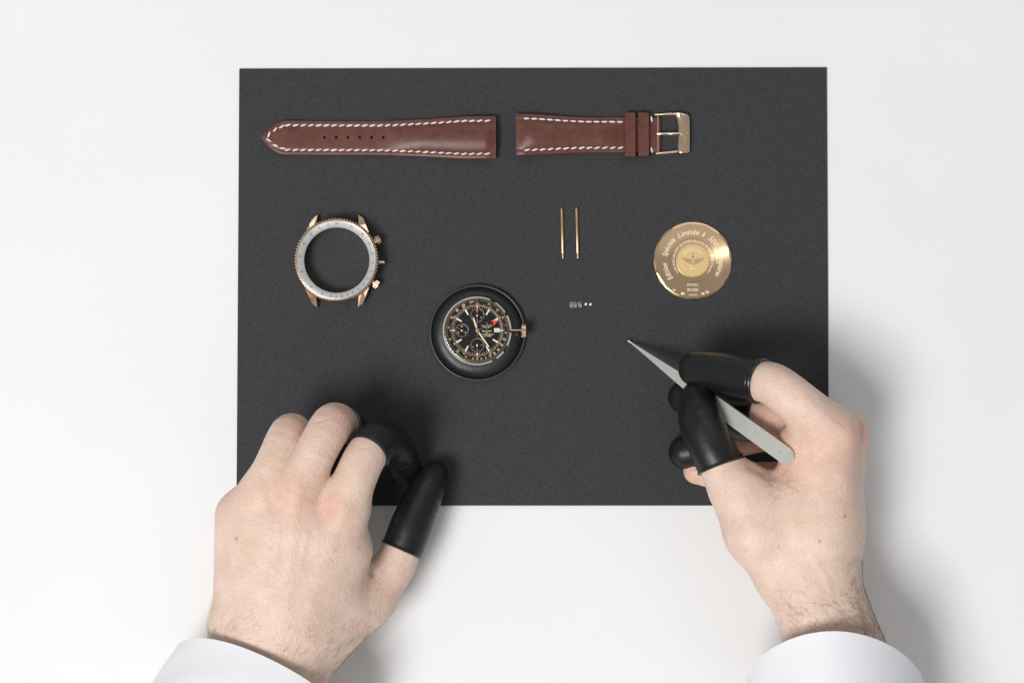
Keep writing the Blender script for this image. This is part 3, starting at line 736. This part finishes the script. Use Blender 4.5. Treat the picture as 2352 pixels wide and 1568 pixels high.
def nets(f, G):
    s = f < 0
    n = np.array(f.shape) - 1
    acc = np.zeros((*n, 3), np.float32); cnt = np.zeros(n, np.int16)
    rng = lambda o, ax: slice(o, o + n[ax])
    cs_ = [(i, j, k) for i in (0, 1) for j in (0, 1) for k in (0, 1)]
    ins = np.zeros(n, np.int8)
    for c in cs_: ins += s[rng(c[0], 0), rng(c[1], 1), rng(c[2], 2)]
    m = (ins > 0) & (ins < 8)
    I = np.argwhere(m)
    for ax in range(3):
        o = [q for q in range(3) if q != ax]
        for p in (0, 1):
            for q in (0, 1):
                A = [0, 0, 0]; A[o[0]] = p; A[o[1]] = q; B = list(A); B[ax] = 1
                ia = I + A; ib = I + B
                fa = f[ia[:, 0], ia[:, 1], ia[:, 2]]; fb = f[ib[:, 0], ib[:, 1], ib[:, 2]]
                x = (fa < 0) != (fb < 0); t = np.where(x, fa / np.where(x, fa - fb, 1), 0)
                pos = np.tile(np.array(A, np.float32), (len(I), 1)); pos[:, ax] = t
                acc_ = np.where(x[:, None], pos, 0)
                if ax == 0 and p == 0 and q == 0: tot = acc_; c_ = x.astype(np.int32)
                else: tot = tot + acc_; c_ = c_ + x
    V = (I + tot / c_[:, None]) * G.h + G.lo
    idx = np.full(n, -1, np.int32); idx[m] = np.arange(len(I))
    Q = []
    for ax in range(3):
        o = [q for q in range(3) if q != ax]
        sa = [slice(1, -1)] * 3; sb = [slice(1, -1)] * 3; sa[ax] = slice(0, -1); sb[ax] = slice(1, None)
        a_, b_ = s[tuple(sa)], s[tuple(sb)]
        E = np.argwhere(a_ != b_); flip = b_[E[:, 0], E[:, 1], E[:, 2]]
        E2 = E + 1; E2[:, ax] -= 1
        def cell(p, q):
            c = E2.copy(); c[:, o[0]] -= p; c[:, o[1]] -= q
            return idx[c[:, 0], c[:, 1], c[:, 2]]
        q4 = np.stack([cell(1, 1), cell(0, 1), cell(0, 0), cell(1, 0)], 1)
        if ax == 1: flip = ~flip
        q4[flip] = q4[flip][:, ::-1]
        Q.append(q4)
    Q = np.concatenate(Q); Q = Q[(Q >= 0).all(1)]
    return V, Q
def relax(V, Q, it=2, lam=0.5):
    for _ in range(it):
        acc = np.zeros_like(V); c = np.zeros(len(V))
        for a, b in ((0, 1), (1, 2), (2, 3), (3, 0)):
            np.add.at(acc, Q[:, a], V[Q[:, b]]); np.add.at(acc, Q[:, b], V[Q[:, a]])
            np.add.at(c, Q[:, a], 1); np.add.at(c, Q[:, b], 1)
        V = V + lam * (acc / np.maximum(c, 1)[:, None] - V)
    return V
def vnormals(V, Q):
    fn = np.cross(V[Q[:, 2]] - V[Q[:, 0]], V[Q[:, 3]] - V[Q[:, 1]])
    N = np.zeros_like(V)
    for k in range(4): np.add.at(N, Q[:, k], fn)
    return N / np.maximum(np.linalg.norm(N, axis=1), 1e-9)[:, None]
def seg_dist(V, pts):
    """distance to a polyline"""
    D = np.full(len(V), 1e9)
    for a, b in zip(pts[:-1], pts[1:]):
        d = b - a; t = np.clip(((V - a) @ d) / (d @ d + 1e-9), 0, 1)
        D = np.minimum(D, np.linalg.norm(V - a - t[:, None] * d, axis=1))
    return D
def quad_mesh(name, V, Q, m, origin):
    me = bpy.data.meshes.new(name); v = ((V - origin) * 0.001).astype(np.float32)
    me.vertices.add(len(v)); me.vertices.foreach_set('co', v.ravel())
    me.loops.add(len(Q) * 4); me.loops.foreach_set('vertex_index', Q.astype(np.int32).ravel())
    me.polygons.add(len(Q)); me.polygons.foreach_set('loop_start', np.arange(0, len(Q) * 4, 4, dtype=np.int32))
    me.update(calc_edges=True); me.materials.append(M[m]); me.shade_smooth()
    return me
def A(l): return [(P(u, v, h), r) for u, v, h, r in l]       # chains of (u, v, height, radius)
def chain(G, Fd, l, k):
    pts = np.array([[*p, r] for p, r in l]); out = []
    ext = np.vstack([2 * pts[0] - pts[1], pts, 2 * pts[-1] - pts[-2]])
    for i in range(1, len(ext) - 2):
        p0, p1, p2, p3 = ext[i - 1:i + 3]
        for t in (0, .25, .5, .75):
            out.append(0.5 * (2 * p1 + (p2 - p0) * t + (2 * p0 - 5 * p1 + 4 * p2 - p3) * t * t + (3 * p1 - p0 - 3 * p2 + p3) * t ** 3))
    out.append(pts[-1]); l = [(q[:3], q[3]) for q in out]; k = 1.0
    for (a, ra), (b, rb) in zip(l[:-1], l[1:]): cone(G, Fd, a, b, ra, rb, k)

def build_hand(name, label, lo, hi, base, palm, palm_k, fingers, grooves, reds, moles, cots, voxel=0.75, extra=None):
    """palm: list of (a, b, ra, rb, k, zs); fingers: dict of chains; cots: list of (finger, rim point, rim normal pointing to the tip)"""
    G = Grid(lo, hi, voxel)
    pf = G.new()
    for a, b, ra, rb, k, zs in palm: cone(G, pf, P(*a), P(*b), ra, rb, k, 'add', zs)
    out = pf.copy(); ff = {}
    for key, (ch, kj) in fingers.items():
        fd = G.new(); chain(G, fd, A(ch), 2.2); ff[key] = fd
        out = smin(out, smin(pf, fd, kj), 0.6)
    for a, b, ra, rb, k in (extra or []): cone(G, out, P(*a), P(*b), ra, rb, k, 'sub')
    out = np.maximum(out, -(np.broadcast_to(G.ax[2][None, None, :], out.shape) - (MH + 0.25)).astype(np.float32))
    V, Q = nets(out, G); V = relax(V, Q, 3, 0.5); N = vnormals(V, Q)
    disp = np.zeros(len(V))
    for pts, depth, width in grooves:
        pp = [P(*p) for p in pts]; D = seg_dist(V, pp); disp -= depth * np.exp(-(D / width) ** 2)
    V = V + N * disp[:, None]
    red = np.zeros(len(V)); mole = np.zeros(len(V))
    for p, s_, a_ in reds: red += a_ * np.exp(-(np.linalg.norm((V - P(*p)) * [1, 1, 0.6], axis=1) / s_) ** 2)
    for p, s_, a_ in moles:
        q = P(*p); d = np.linalg.norm((V - q)[:, :2], axis=1); mole += a_ * np.exp(-(d / s_) ** 2) * (V[:, 2] > q[2] - 25) * (N[:, 2] > -0.1)
    me = quad_mesh(name, V, Q, 'skin', base)
    for nm_, arr in (('red', red), ('mole', mole)):
        at = me.attributes.new(nm_, 'FLOAT', 'POINT'); at.data.foreach_set('value', np.clip(arr, 0, 1).astype(np.float32))
    ho = tag(link(name, me, None, base), label, 'hand')
    for key, rim, nrm, infl, *wr in cots:
        fd = ff[key]; rim = np.array(rim); nrm = np.array(nrm) / np.linalg.norm(nrm)
        X, Y, Zc = G.pts((slice(None),) * 3)
        pl = -((X - rim[0]) * nrm[0] + (Y - rim[1]) * nrm[1] + (Zc - rim[2]) * nrm[2])
        c = np.maximum(fd - infl, pl)
        c = np.maximum(c, -(np.broadcast_to(Zc, c.shape) - (MH + 0.05)))
        Vc, Qc = nets(c.astype(np.float32), G); Vc = relax(Vc, Qc, 3, 0.5); Nc = vnormals(Vc, Qc)
        for c_, ax_, rad_, amp, lam in (wr[1] if len(wr) > 1 else []):        # folds bunched at a joint
            c_ = P(*c_); ax_ = np.array(ax_) / np.linalg.norm(ax_); q_ = Vc - c_; s_ = q_ @ ax_
            cr_ = np.cross(ax_, [0, 0, 1]); cr_ /= np.linalg.norm(cr_); t_ = q_ @ cr_
            ph = s_ / lam + 0.35 * np.sin(t_ / 3.1 + s_ / 5.0) + 0.12 * t_
            fold = (1 - np.abs(np.sin(math.pi * ph))) ** 1.6 * (0.55 + 0.45 * np.sin(t_ / 2.3 + 1.7 * s_))
            Vc = Vc - Nc * (amp * fold * np.exp(-(np.linalg.norm(q_, axis=1) / rad_) ** 4))[:, None]
        for pts, depth, width in (wr[0] if wr else []): Vc = Vc - Nc * (depth * np.exp(-(seg_dist(Vc, [P(*p) for p in pts]) / width) ** 2))[:, None]
        o = link('finger_cot', quad_mesh('finger_cot', Vc, Qc, 'rubber', base), ho)
        # rolled rim: march outwards from the axis in the rim plane
        q = Vector(nrm); e1 = q.orthogonal().normalized(); e2 = q.cross(e1); ring = []
        for i in range(64):
            a = 2 * math.pi * i / 64; d = np.array(e1) * math.cos(a) + np.array(e2) * math.sin(a)
            rr = np.arange(1.0, 22.0, 0.25); ps = rim + rr[:, None] * d
            ii = np.clip(np.round((ps - G.lo) / G.h - 0.0).astype(int), 0, G.n - 1)
            # trilinear sampling
            g = (ps - G.lo) / G.h; i0 = np.clip(np.floor(g).astype(int), 0, G.n - 2); t = g - i0; val = 0
            for c8 in ((0,0,0),(1,0,0),(0,1,0),(0,0,1),(1,1,0),(1,0,1),(0,1,1),(1,1,1)):
                wgt = np.prod(np.where(np.array(c8) == 1, t, 1 - t), axis=1); val = val + wgt * fd[i0[:, 0] + c8[0], i0[:, 1] + c8[1], i0[:, 2] + c8[2]]
            kx = np.argmax(val > infl * 0.6); ring.append(rim + rr[kx] * d)
        ring = np.array(ring)
        for _ in range(3): ring = (np.roll(ring, 1, 0) + 2 * ring + np.roll(ring, -1, 0)) / 4
        part('rolled_rim', tube([tuple(p - base + nrm * 0.3) for p in ring], 0.95, 8, False, True), 'rubber_rim', o)
        part('rolled_rim', tube([tuple(p - base + nrm * 2.3) for p in ring * 1.0], 0.45, 8, False, True), 'rubber_rim', o)
    return ho, V, N
def hairs(parent, V, N, base, test, count, dirf, lmin=3.5, lmax=8.0):
    cand = np.nonzero(test(V, N))[0]
    mb_v = []; mb_f = []
    for i in RNG.choice(cand, count):
        p = V[i]; n = N[i]; d = dirf(p) + RNG.standard_normal(3) * 0.32; d -= n * (d @ n); d /= np.linalg.norm(d) + 1e-9
        sd = np.cross(n, d); L_ = RNG.uniform(lmin, lmax); cur = RNG.standard_normal() * 1.0; b0 = len(mb_v)
        for q in range(5):
            t = q / 4; c = p + d * L_ * t + sd * cur * L_ * 0.5 * t * t + n * (0.15 + 1.3 * t * (1 - 0.75 * t))
            r = 0.042 * (1 - 0.6 * t)
            for a in (0, 2.094, 4.189): mb_v.append(tuple(c - base + (sd * math.cos(a) + n * math.sin(a)) * r))
            if q:
                for j in range(3): mb_f.append((b0 + (q - 1) * 3 + j, b0 + (q - 1) * 3 + (j + 1) % 3, b0 + q * 3 + (j + 1) % 3, b0 + q * 3 + j))
    o = part('arm_hair', (mb_v, mb_f), 'hair', parent, angle=0); o['kind'] = 'stuff'
def sleeve(parent, base, pl, pr, pk, back_l, back_r, back_k, n=72, drop=1.0, ea=0.93, eb=0.93):
    """a shirt cuff: opening through left, right and top points, running back out of the picture"""
    rows = []
    pl, pr, pk, bl, br, bk_ = [np.array(P(*q)) for q in (pl, pr, pk, back_l, back_r, back_k)]
    K = 16
    for inner in (0, 1):
        for i in (range(K) if inner == 0 else reversed(range(K))):
            t = i / (K - 1); ring = []
            L_, R_, T_ = pl + (bl - pl) * t, pr + (br - pr) * t, pk + (bk_ - pk) * t
            C_ = (L_ + R_) / 2; a_ = (R_ - L_) / 2; b_ = T_ - C_
            for j in range(n):
                th = 2 * math.pi * j / n; c, s_ = math.cos(th), math.sin(th)
                c = math.copysign(abs(c) ** ea, c); s2 = math.copysign(abs(s_) ** eb, s_)
                sc_ = 1.0 if s_ >= 0 else drop
                p = C_ + a_ * c + b_ * s2 * sc_
                wv = 0.9 * math.sin(3 * th + 5 * t) * t + 0.6 * math.sin(5 * th - 9 * t + 1) * min(1, 3 * t) + 0.5 * math.exp(-((t - 0.9) / 0.1) ** 2)
                o = (p - C_) / (np.linalg.norm(p - C_) + 1e-9)
                p = p + o * (wv - (1.1 if inner else 0) + (0.35 * (1 - abs(inner - .5)) if i == 0 else 0))
                p[2] = max(p[2], 0.6 + (0.4 if inner else 0)); ring.append(p - base)
            rows.append(ring)
    v = [tuple(p) for r in rows for p in r]; f = []
    for i in range(len(rows) - 1):
        for j in range(n): f.append((i * n + j, i * n + (j + 1) % n, (i + 1) * n + (j + 1) % n, (i + 1) * n + j))
    part('sleeve', (v, f), 'cloth', parent, angle=0)

# ------------------------------------------------------------------ left hand (curled, resting on the mat's edge)
b_l = P(640, 1300, 0)
lh_f = {
 'index':  ([(788, 1172, 58, 12.0), (812, 1108, 60, 10.9), (840, 1047, 56, 10.5), (874, 1012, 46, 10.2), (906, 1032, 28, 9.5), (930, 1074, 14, 8.2)], 7),
 'middle': ([(684, 1124, 60, 12.2), (722, 1045, 62, 10.6), (762, 976, 54, 10.7), (782, 978, 38, 9.9), (804, 994, 22, 9.0), (818, 1018, 12, 7.8)], 7),
 'ring':   ([(602, 1138, 56, 11.6), (632, 1064, 57, 10.0), (664, 998, 48, 10.2), (680, 1000, 34, 9.4), (696, 1016, 20, 8.6), (708, 1042, 11, 7.4)], 7),
 'pinky':  ([(556, 1192, 46, 10.8), (580, 1150, 42, 9.2), (600, 1122, 32, 8.8), (616, 1110, 20, 8.2), (632, 1120, 12, 7.6), (646, 1134, 10, 7.0)], 7),
 'thumb':  ([(844, 1378, 30, 12.4), (898, 1310, 26, 11.4), (922, 1264, 25, 10.2), (946, 1202, 24, 10.2), (980, 1124, 18, 8.7), (1000, 1090, 13, 6.6)], 9),
}
lh_palm = [
 ((790, 1172, 56), (704, 1430, 48), 12.4, 16, 6, 1), ((684, 1124, 58), (650, 1430, 52), 12.5, 17, 13, 1),
 ((604, 1138, 54), (600, 1430, 50), 12.0, 16.5, 13, 1), ((550, 1182, 44), (556, 1430, 44), 12.2, 14, 13, 1),
 ((730, 1230, 52), (680, 1420, 48), 14, 16, 14, 1), ((640, 1220, 52), (625, 1420, 48), 14.5, 16, 14, 1),
 ((755, 1240, 40), (680, 1420, 34), 16, 18, 12, 1), ((640, 1220, 36), (605, 1420, 32), 18, 17, 12, 1), ((575, 1250, 32), (570, 1420, 30), 13, 14, 12, 1),
 ((800, 1270, 48), (752, 1400, 42), 10.8, 14, 12, 1), ((842, 1376, 30), (728, 1470, 36), 12.4, 14.0, 12, 1),
 ((795, 1395, 38), (690, 1490, 40), 12, 17, 12, 1),
 ((558, 1440, 44), (552, 1530, 46), 14, 15, 12, 1), ((685, 1460, 46), (655, 1560, 50), 17, 16.5, 12, 1), ((615, 1440, 46), (605, 1550, 50), 18, 18, 12, 1),
 ((550, 1530, 46), (490, 1720, 56), 15, 19, 12, 1), ((655, 1560, 50), (600, 1740, 60), 16.5, 22, 12, 1),
]
lh_groove = [
 ([(705, 1225, 72), (688, 1310, 70), (722, 1395, 66), (735, 1450, 62)], -0.4, 1.6), ([(640, 1200, 72), (636, 1290, 72), (610, 1380, 68)], -0.3, 1.6),
 ([(684, 1122, 72), (668, 1280, 70), (655, 1420, 68)], -0.7, 4.0), ([(602, 1136, 68), (612, 1300, 68), (620, 1420, 66)], -0.5, 3.5),
 ([(790, 1172, 70), (735, 1300, 66), (700, 1420, 64)], -0.8, 4.0),
 ([(640, 1180, 68), (640, 1320, 68)], 0.2, 5.0), ([(735, 1200, 68), (705, 1340, 66)], 0.15, 5.0), ([(565, 1200, 60), (580, 1330, 62)], 0.5, 4.5),
 ([(715, 1110, 62), (745, 1180, 66)], 1.6, 5.0), ([(648, 1085, 62), (650, 1130, 66)], 0.8, 4.0), ([(573, 1115, 52), (575, 1160, 58)], 0.8, 4.0),
 ([(850, 1285, 44), (852, 1335, 38), (842, 1368, 40)], 2.0, 2.4), ([(730, 955, 66), (780, 945, 66), (806, 965, 62)], 0.6, 0.9), ([(726, 968, 66), (765, 957, 66), (802, 978, 64)], 0.5, 0.8),
 ([(628, 972, 58), (660, 965, 60), (692, 985, 58)], 0.6, 0.9), ([(632, 962, 58), (664, 955, 60), (696, 975, 58)], 0.45, 0.8), ([(880, 1345, 44), (905, 1330, 40), (935, 1345, 36)], 0.35, 1.0), ([(872, 1352, 44), (900, 1342, 42), (930, 1358, 36)], 0.3, 0.9),
]
for q in range(7):
    u_ = 640 + 10 * q; lh_groove.append(([(u_, 1112 + RNG.uniform(-8, 8), 74), (u_ + RNG.uniform(-5, 20), 1132 + RNG.uniform(-8, 8), 74)], 0.30, 0.8))
    u_ = 745 + 9 * q; lh_groove.append(([(u_, 1165 + RNG.uniform(-12, 8), 72), (u_ + RNG.uniform(0, 20), 1185 + RNG.uniform(-8, 8), 72)], 0.30, 0.8))
lh_red = [((665, 1118, 72), 11, .55), ((762, 1170, 70), 9, .55), ((585, 1140, 66), 9, .28), ((690, 1170, 72), 16, .22), ((795, 960, 60), 9, .35), ((690, 985, 52), 8, .45), ((650, 965, 56), 9, .3), ((520, 1140, 50), 12, .3), ((900, 1330, 40), 16, .2), ((780, 960, 62), 14, .2)]
hl, Vl, Nl = build_hand('hand', 'curled left hand resting with its knuckles up in black finger cots', [-180, -215, 0], [-25, -20, 90], b_l,
    lh_palm, 8, lh_f, lh_groove, lh_red, [((545.5, 1235, 60), 0.75, .8)],
    [('index', P(844, 1042, 54), np.array([0.42, 0.62, -0.66]), 0.75, [([(905, 1050, 38), (930, 1030, 32), (942, 1008, 26)], 1.5, 1.1), ([(912, 1062, 32), (936, 1046, 28), (950, 1020, 20)], 1.4, 0.9), ([(890, 1050, 42), (908, 1020, 42)], 0.6, 1.2), ([(915, 1080, 24), (945, 1060, 20)], 0.7, 1.0)], [((918, 1046, 30), (0.6, -0.5, -0.6), 13, 1.1, 3.6)]), ('middle', P(786, 972, 38), P(808, 990, 20) - P(780, 968, 44), 0.75), ('thumb', P(923, 1262, 25), P(970, 1160, 22) - P(925, 1262, 25), 0.7, [], [((985, 1150, 22), (0.4, 0.9, -0.1), 11, 0.5, 4.2)])])
hairs(hl, Vl, Nl, b_l, lambda V, N: (V[:, 1] < P(0, 1390, 50)[1]) & (N[:, 2] > -0.1) & (V[:, 1] < P(0, 1390, 50)[1] - np.abs(RNG.standard_normal(len(V))) * 14) & (V[:, 1] > P(0, 1590, 60)[1]), 420, lambda p: np.array([0.55, 0.6, 0]), 2.5, 6.5)
hairs(hl, Vl, Nl, b_l, lambda V, N: (V[:, 1] < P(0, 1200, 60)[1]) & (V[:, 0] > -110) & (N[:, 2] > 0.2), 90, lambda p: np.array([-0.6, 0.5, 0]), 1.5, 3.5)
sleeve(hl, b_l, (402, 1500, 34), (800, 1690, 36), (618, 1512, 76), (250, 1720, 40), (700, 1900, 40), (450, 1760, 100), drop=0.62)

# ------------------------------------------------------------------ right hand (holding tweezers)
b_r = P(1860, 1250, 0)
rh_f = {
 'index':  ([(1908, 992, 70, 12.8), (1848, 940, 73, 11.8), (1782, 886, 70, 10.8), (1738, 874, 62, 9.9), (1662, 857, 50, 9.2), (1598, 847, 40, 8.3)], 7),
 'middle': ([(1932, 1005, 50, 12.6), (1850, 972, 48, 11.0), (1768, 962, 44, 10.4), (1690, 962, 34, 9.8), (1572, 912, 15, 8.2)], 7),
 'ring':   ([(1928, 1060, 34, 12.0), (1860, 1012, 36, 10.5), (1790, 990, 32, 9.8), (1690, 1010, 20, 9.0), (1574, 1038, 12, 8.4)], 7),
 'pinky':  ([(1912, 1130, 24, 11.5), (1850, 1110, 20, 9.5), (1790, 1100, 16, 9.0), (1700, 1096, 12, 8.4), (1600, 1081, 10, 7.2)], 7),
 'thumb':  ([(1704, 1134, 58, 14.4), (1664, 1082, 57, 11.4), (1636, 1030, 57, 10.8), (1612, 972, 53, 10.8), (1604, 928, 44, 9.2), (1606, 912, 41, 8.4)], 8),
}
rh_palm = [
 ((1908, 994, 68), (1880, 1200, 62), 12.8, 18, 8, 1), ((1932, 1005, 50), (1898, 1200, 50), 12.8, 16.5, 10, 1),
 ((1928, 1060, 34), (1893, 1220, 40), 12, 17, 10, 1), ((1912, 1130, 24), (1875, 1260, 36), 11, 16, 10, 1),
 ((1880, 1200, 62), (1872, 1360, 58), 18, 18, 10, 1), ((1898, 1200, 50), (1900, 1360, 52), 16.5, 14.5, 10, 1),
 ((1702, 1128, 58), (1742, 1220, 58), 14, 15.5, 8, 1), ((1742, 1220, 58), (1818, 1318, 56), 15.5, 17.2, 10, 1), ((1818, 1318, 56), (1872, 1400, 54), 17.2, 15.5, 8, 1),
 ((1780, 1150, 54), (1850, 1150, 54), 14, 17, 12, 1), ((1795, 1210, 52), (1860, 1250, 50), 18, 19, 12, 1), ((1765, 1180, 44), (1840, 1280, 42), 14, 18, 12, 1),
 ((1842, 1022, 62), (1870, 1090, 60), 12.5, 14, 10, 1),
 ((1872, 1390, 54), (1898, 1520, 58), 15.8, 18.5, 10, 1), ((1900, 1360, 50), (1922, 1440, 52), 14, 15.5, 12, 1), ((1922, 1440, 52), (1962, 1560, 56), 15.5, 18, 12, 1), ((1896, 1510, 58), (1915, 1760, 70), 19, 24, 12, 1), ((1950, 1520, 56), (1970, 1760, 68), 17, 24, 12, 1),
]
rh_groove = [
 ([(1835, 1170, 78), (1852, 1260, 80), (1900, 1330, 78), (1915, 1400, 74)], -0.35, 1.7), ([(1925, 965, 84), (1945, 985, 80), (1950, 1010, 78)], 0.35, 0.9), ([(1905, 975, 86), (1928, 995, 84), (1936, 1022, 80)], 0.3, 0.9),
 ([(1798, 968, 66), (1822, 966, 72)], 1.2, 1.6), ([(1783, 978, 62), (1800, 970, 68), (1815, 968, 72)], 0.6, 1.2),
 ([(1730, 1075, 66), (1790, 1092, 66), (1835, 1098, 68)], 1.3, 4.0), ([(1745, 1070, 66), (1800, 1082, 66)], 0.5, 1.2), ([(1760, 1095, 68), (1820, 1105, 70)], 0.4, 1.3), ([(1770, 1112, 68), (1812, 1130, 70)], 0.3, 1.2),
 ([(1850, 920, 84), (1905, 965, 84), (1950, 1010, 80)], -0.7, 4.0), ([(1870, 915, 70), (1930, 960, 70)], 0.7, 3.0),
 ([(1945, 1040, 66), (1925, 1200, 70), (1915, 1330, 70)], -0.6, 4.0), ([(1900, 1080, 80), (1880, 1250, 80)], 0.4, 6.0),
 ([(1845, 1030, 74), (1870, 1045, 76)], 0.5, 1.5),
]
rh_red = [((1940, 990, 72), 14, .5), ((1970, 975, 55), 12, .5), ((1985, 1000, 45), 12, .4), ((1900, 1060, 74), 18, .22), ((1700, 1015, 26), 14, .55), ((1760, 960, 40), 22, .6), ((1590, 1090, 14), 12, .6), ((1750, 1020, 26), 14, .5), ((1850, 1080, 70), 14, .2), ((1800, 1040, 60), 14, .25)]
hr, Vr, Nr = build_hand('hand', 'right hand in black finger cots gripping steel tweezers', [80, -215, 0], [250, 20, 100], b_r,
    rh_palm, 8, rh_f, rh_groove, rh_red, [((1932, 1182, 70), 0.8, .7), ((1873.5, 1239, 70), 0.75, .75), ((1781.5, 1251, 66), 0.5, .6)],
    [('index', P(1748, 876, 64), P(1660, 856, 50) - P(1780, 884, 70), 1.0), ('middle', P(1738, 962, 40), P(1690, 962, 34) - P(1768, 962, 44), 0.75), ('ring', P(1684, 1011, 19.5), P(1590, 1033, 13) - P(1690, 1008, 20), 0.75), ('thumb', P(1654, 1071, 57), P(1612, 985, 54) - P(1640, 1058, 57), 0.75, [([(1640, 935, 52), (1652, 975, 56), (1662, 1000, 58)], 0.9, 1.2), ([(1655, 990, 60), (1668, 1010, 58), (1688, 1048, 56)], 0.8, 1.0), ([(1568, 985, 56), (1590, 960, 64), (1625, 950, 62)], 0.35, 2.5)], [((1650, 985, 54), (-0.3, 0.8, -0.3), 11, 0.9, 3.8)])])
hairs(hr, Vr, Nr, b_r, lambda V, N: (V[:, 1] < P(0, 1330, 50)[1] - np.abs(RNG.standard_normal(len(V))) * 12) & (V[:, 0] > P(1770, 0, 55)[0]) & (V[:, 1] > P(0, 1500, 60)[1]) & (N[:, 2] > -0.35) & (RNG.random(len(V)) < 0.15 + 0.85 * np.clip((V[:, 0] - P(1800, 0, 55)[0]) / 30, 0, 1)), 620, lambda p: np.array([-0.55, 0.25, 0.2]), 4, 9)
hairs(hr, Vr, Nr, b_r, lambda V, N: (V[:, 1] < P(0, 1280, 50)[1]) & (V[:, 0] > P(1890, 0, 55)[0]) & (V[:, 1] > P(0, 1480, 60)[1]) & (N[:, 2] < 0.75) & (N[:, 2] > -0.3), 300, lambda p: np.array([-0.4, 0.5, 0.3]), 2.5, 6)
hairs(hr, Vr, Nr, b_r, lambda V, N: (np.linalg.norm(V - P(1800, 1105, 66), axis=1) < 13) & (N[:, 2] > 0.2), 60, lambda p: np.array([-0.8, 0.3, 0]), 2, 4.5)
sleeve(hr, b_r, (1714, 1560, 46), (2120, 1566, 46), (1918, 1449, 88), (1700, 1900, 60), (2170, 1900, 60), (1935, 1800, 114), drop=0.8, ea=1.0, eb=1.35)

# ------------------------------------------------------------------ tweezers and the screw they hold
ta = P(1447, 785, 4.0); te = P(1819, 1056, 76.5)
ax = Vector(te - ta); TL = ax.length; ax.normalize()
tw = thing('tweezers', 'slim steel tweezers gripped by the right hand', 'tweezers', tuple(ta))
yv = Vector((0, 0, 1)).cross(ax).normalized(); zv = ax.cross(yv)
tw.rotation_euler = Matrix((ax, yv, zv)).transposed().to_euler()
tw.rotation_euler = (Matrix((ax, yv, zv)).transposed() @ Matrix.Rotation(math.radians(8), 3, 'X')).to_euler()
def arm(sgn):
    v = []; f = []; st = np.concatenate([np.linspace(0, 6, 6), np.linspace(10, TL - 5, 40), TL - 5 + 5 * np.sin(np.linspace(0.15, math.pi / 2 * 0.985, 10))])
    for s_ in st:
        q = s_ / TL
        hw_ = 0.28 + 3.05 * smooth(0, 1, min(1, q / 0.40) * 0.5 + 0.0) * 2 * 0.5 * 2 if False else 0.28 + 2.85 * min(1, q / 0.38) + 1.15 * smooth(0.38, 0.62, q)
        if s_ > TL - 5: hw_ *= math.sqrt(max(0.0, 1 - ((s_ - TL + 5) / 5) ** 2))
        z = sgn * (0.12 + 3.3 * math.sin(math.pi * min(1, q / 0.97) ** 1.15) * smooth(0.0, 0.25, q)); th = 0.38 + 0.45 * min(1, q / 0.3)
        if sgn > 0: z0_, z1_ = z, z + th
        else: z0_, z1_ = z - th, z
        c_ = 0.12
        for y, zz in ((-hw_, z0_ + c_), (-hw_ * 0.96, z0_), (hw_ * 0.96, z0_), (hw_, z0_ + c_), (hw_, z1_ - c_), (hw_ * .96, z1_), (-hw_ * .96, z1_), (-hw_, z1_ - c_)): v.append((s_, y, zz))
    n = len(st)
    for i in range(n - 1):
        for j in range(8): f.append((i * 8 + j, (i + 1) * 8 + j, (i + 1) * 8 + (j + 1) % 8, i * 8 + (j + 1) % 8))
    f.append(tuple(range(8))); f.append(tuple(range(n * 8 - 1, n * 8 - 9, -1)))
    f = [tuple(reversed(q)) for q in f]
    return v, f
part('arm', arm(1), 'tweezer', tw, angle=30); part('arm', arm(-1), 'tweezer', tw, angle=30)
def ztop(s_): 
    q = s_ / TL; return 0.12 + 3.3 * math.sin(math.pi * min(1, q / 0.97) ** 1.15) + 0.83 + 0.03
mk = MB().add(ringsec(0.55, 0.85, 0, 6.2832, ztop(TL - 7), ztop(TL - 7) + 0.02, 18), Matrix.Translation((TL - 7.5, 0, 0.1)))
part('stamped_ring', mk, 'tweezer_mark', tw, smooth=False)
for s_, r_ in ((TL - 24, 1.5), (TL - 33, 1.3)):
    part('stamped_mark', MB().add(ringsec(r_ * .86, r_, 0.4, 5.6, ztop(s_) + 0.02, ztop(s_) + 0.05, 18), Matrix.Translation((s_, 0, 0.1))), 'tweezer_mark', tw, smooth=False)
sp = P(1444.5, 782.5, 5.5)
screw((sp[0], sp[1], sp[2] - 1.2), 'tiny bright screw held at the tip of the tweezers', None, 0.85, (0.4, 0.3, 0))
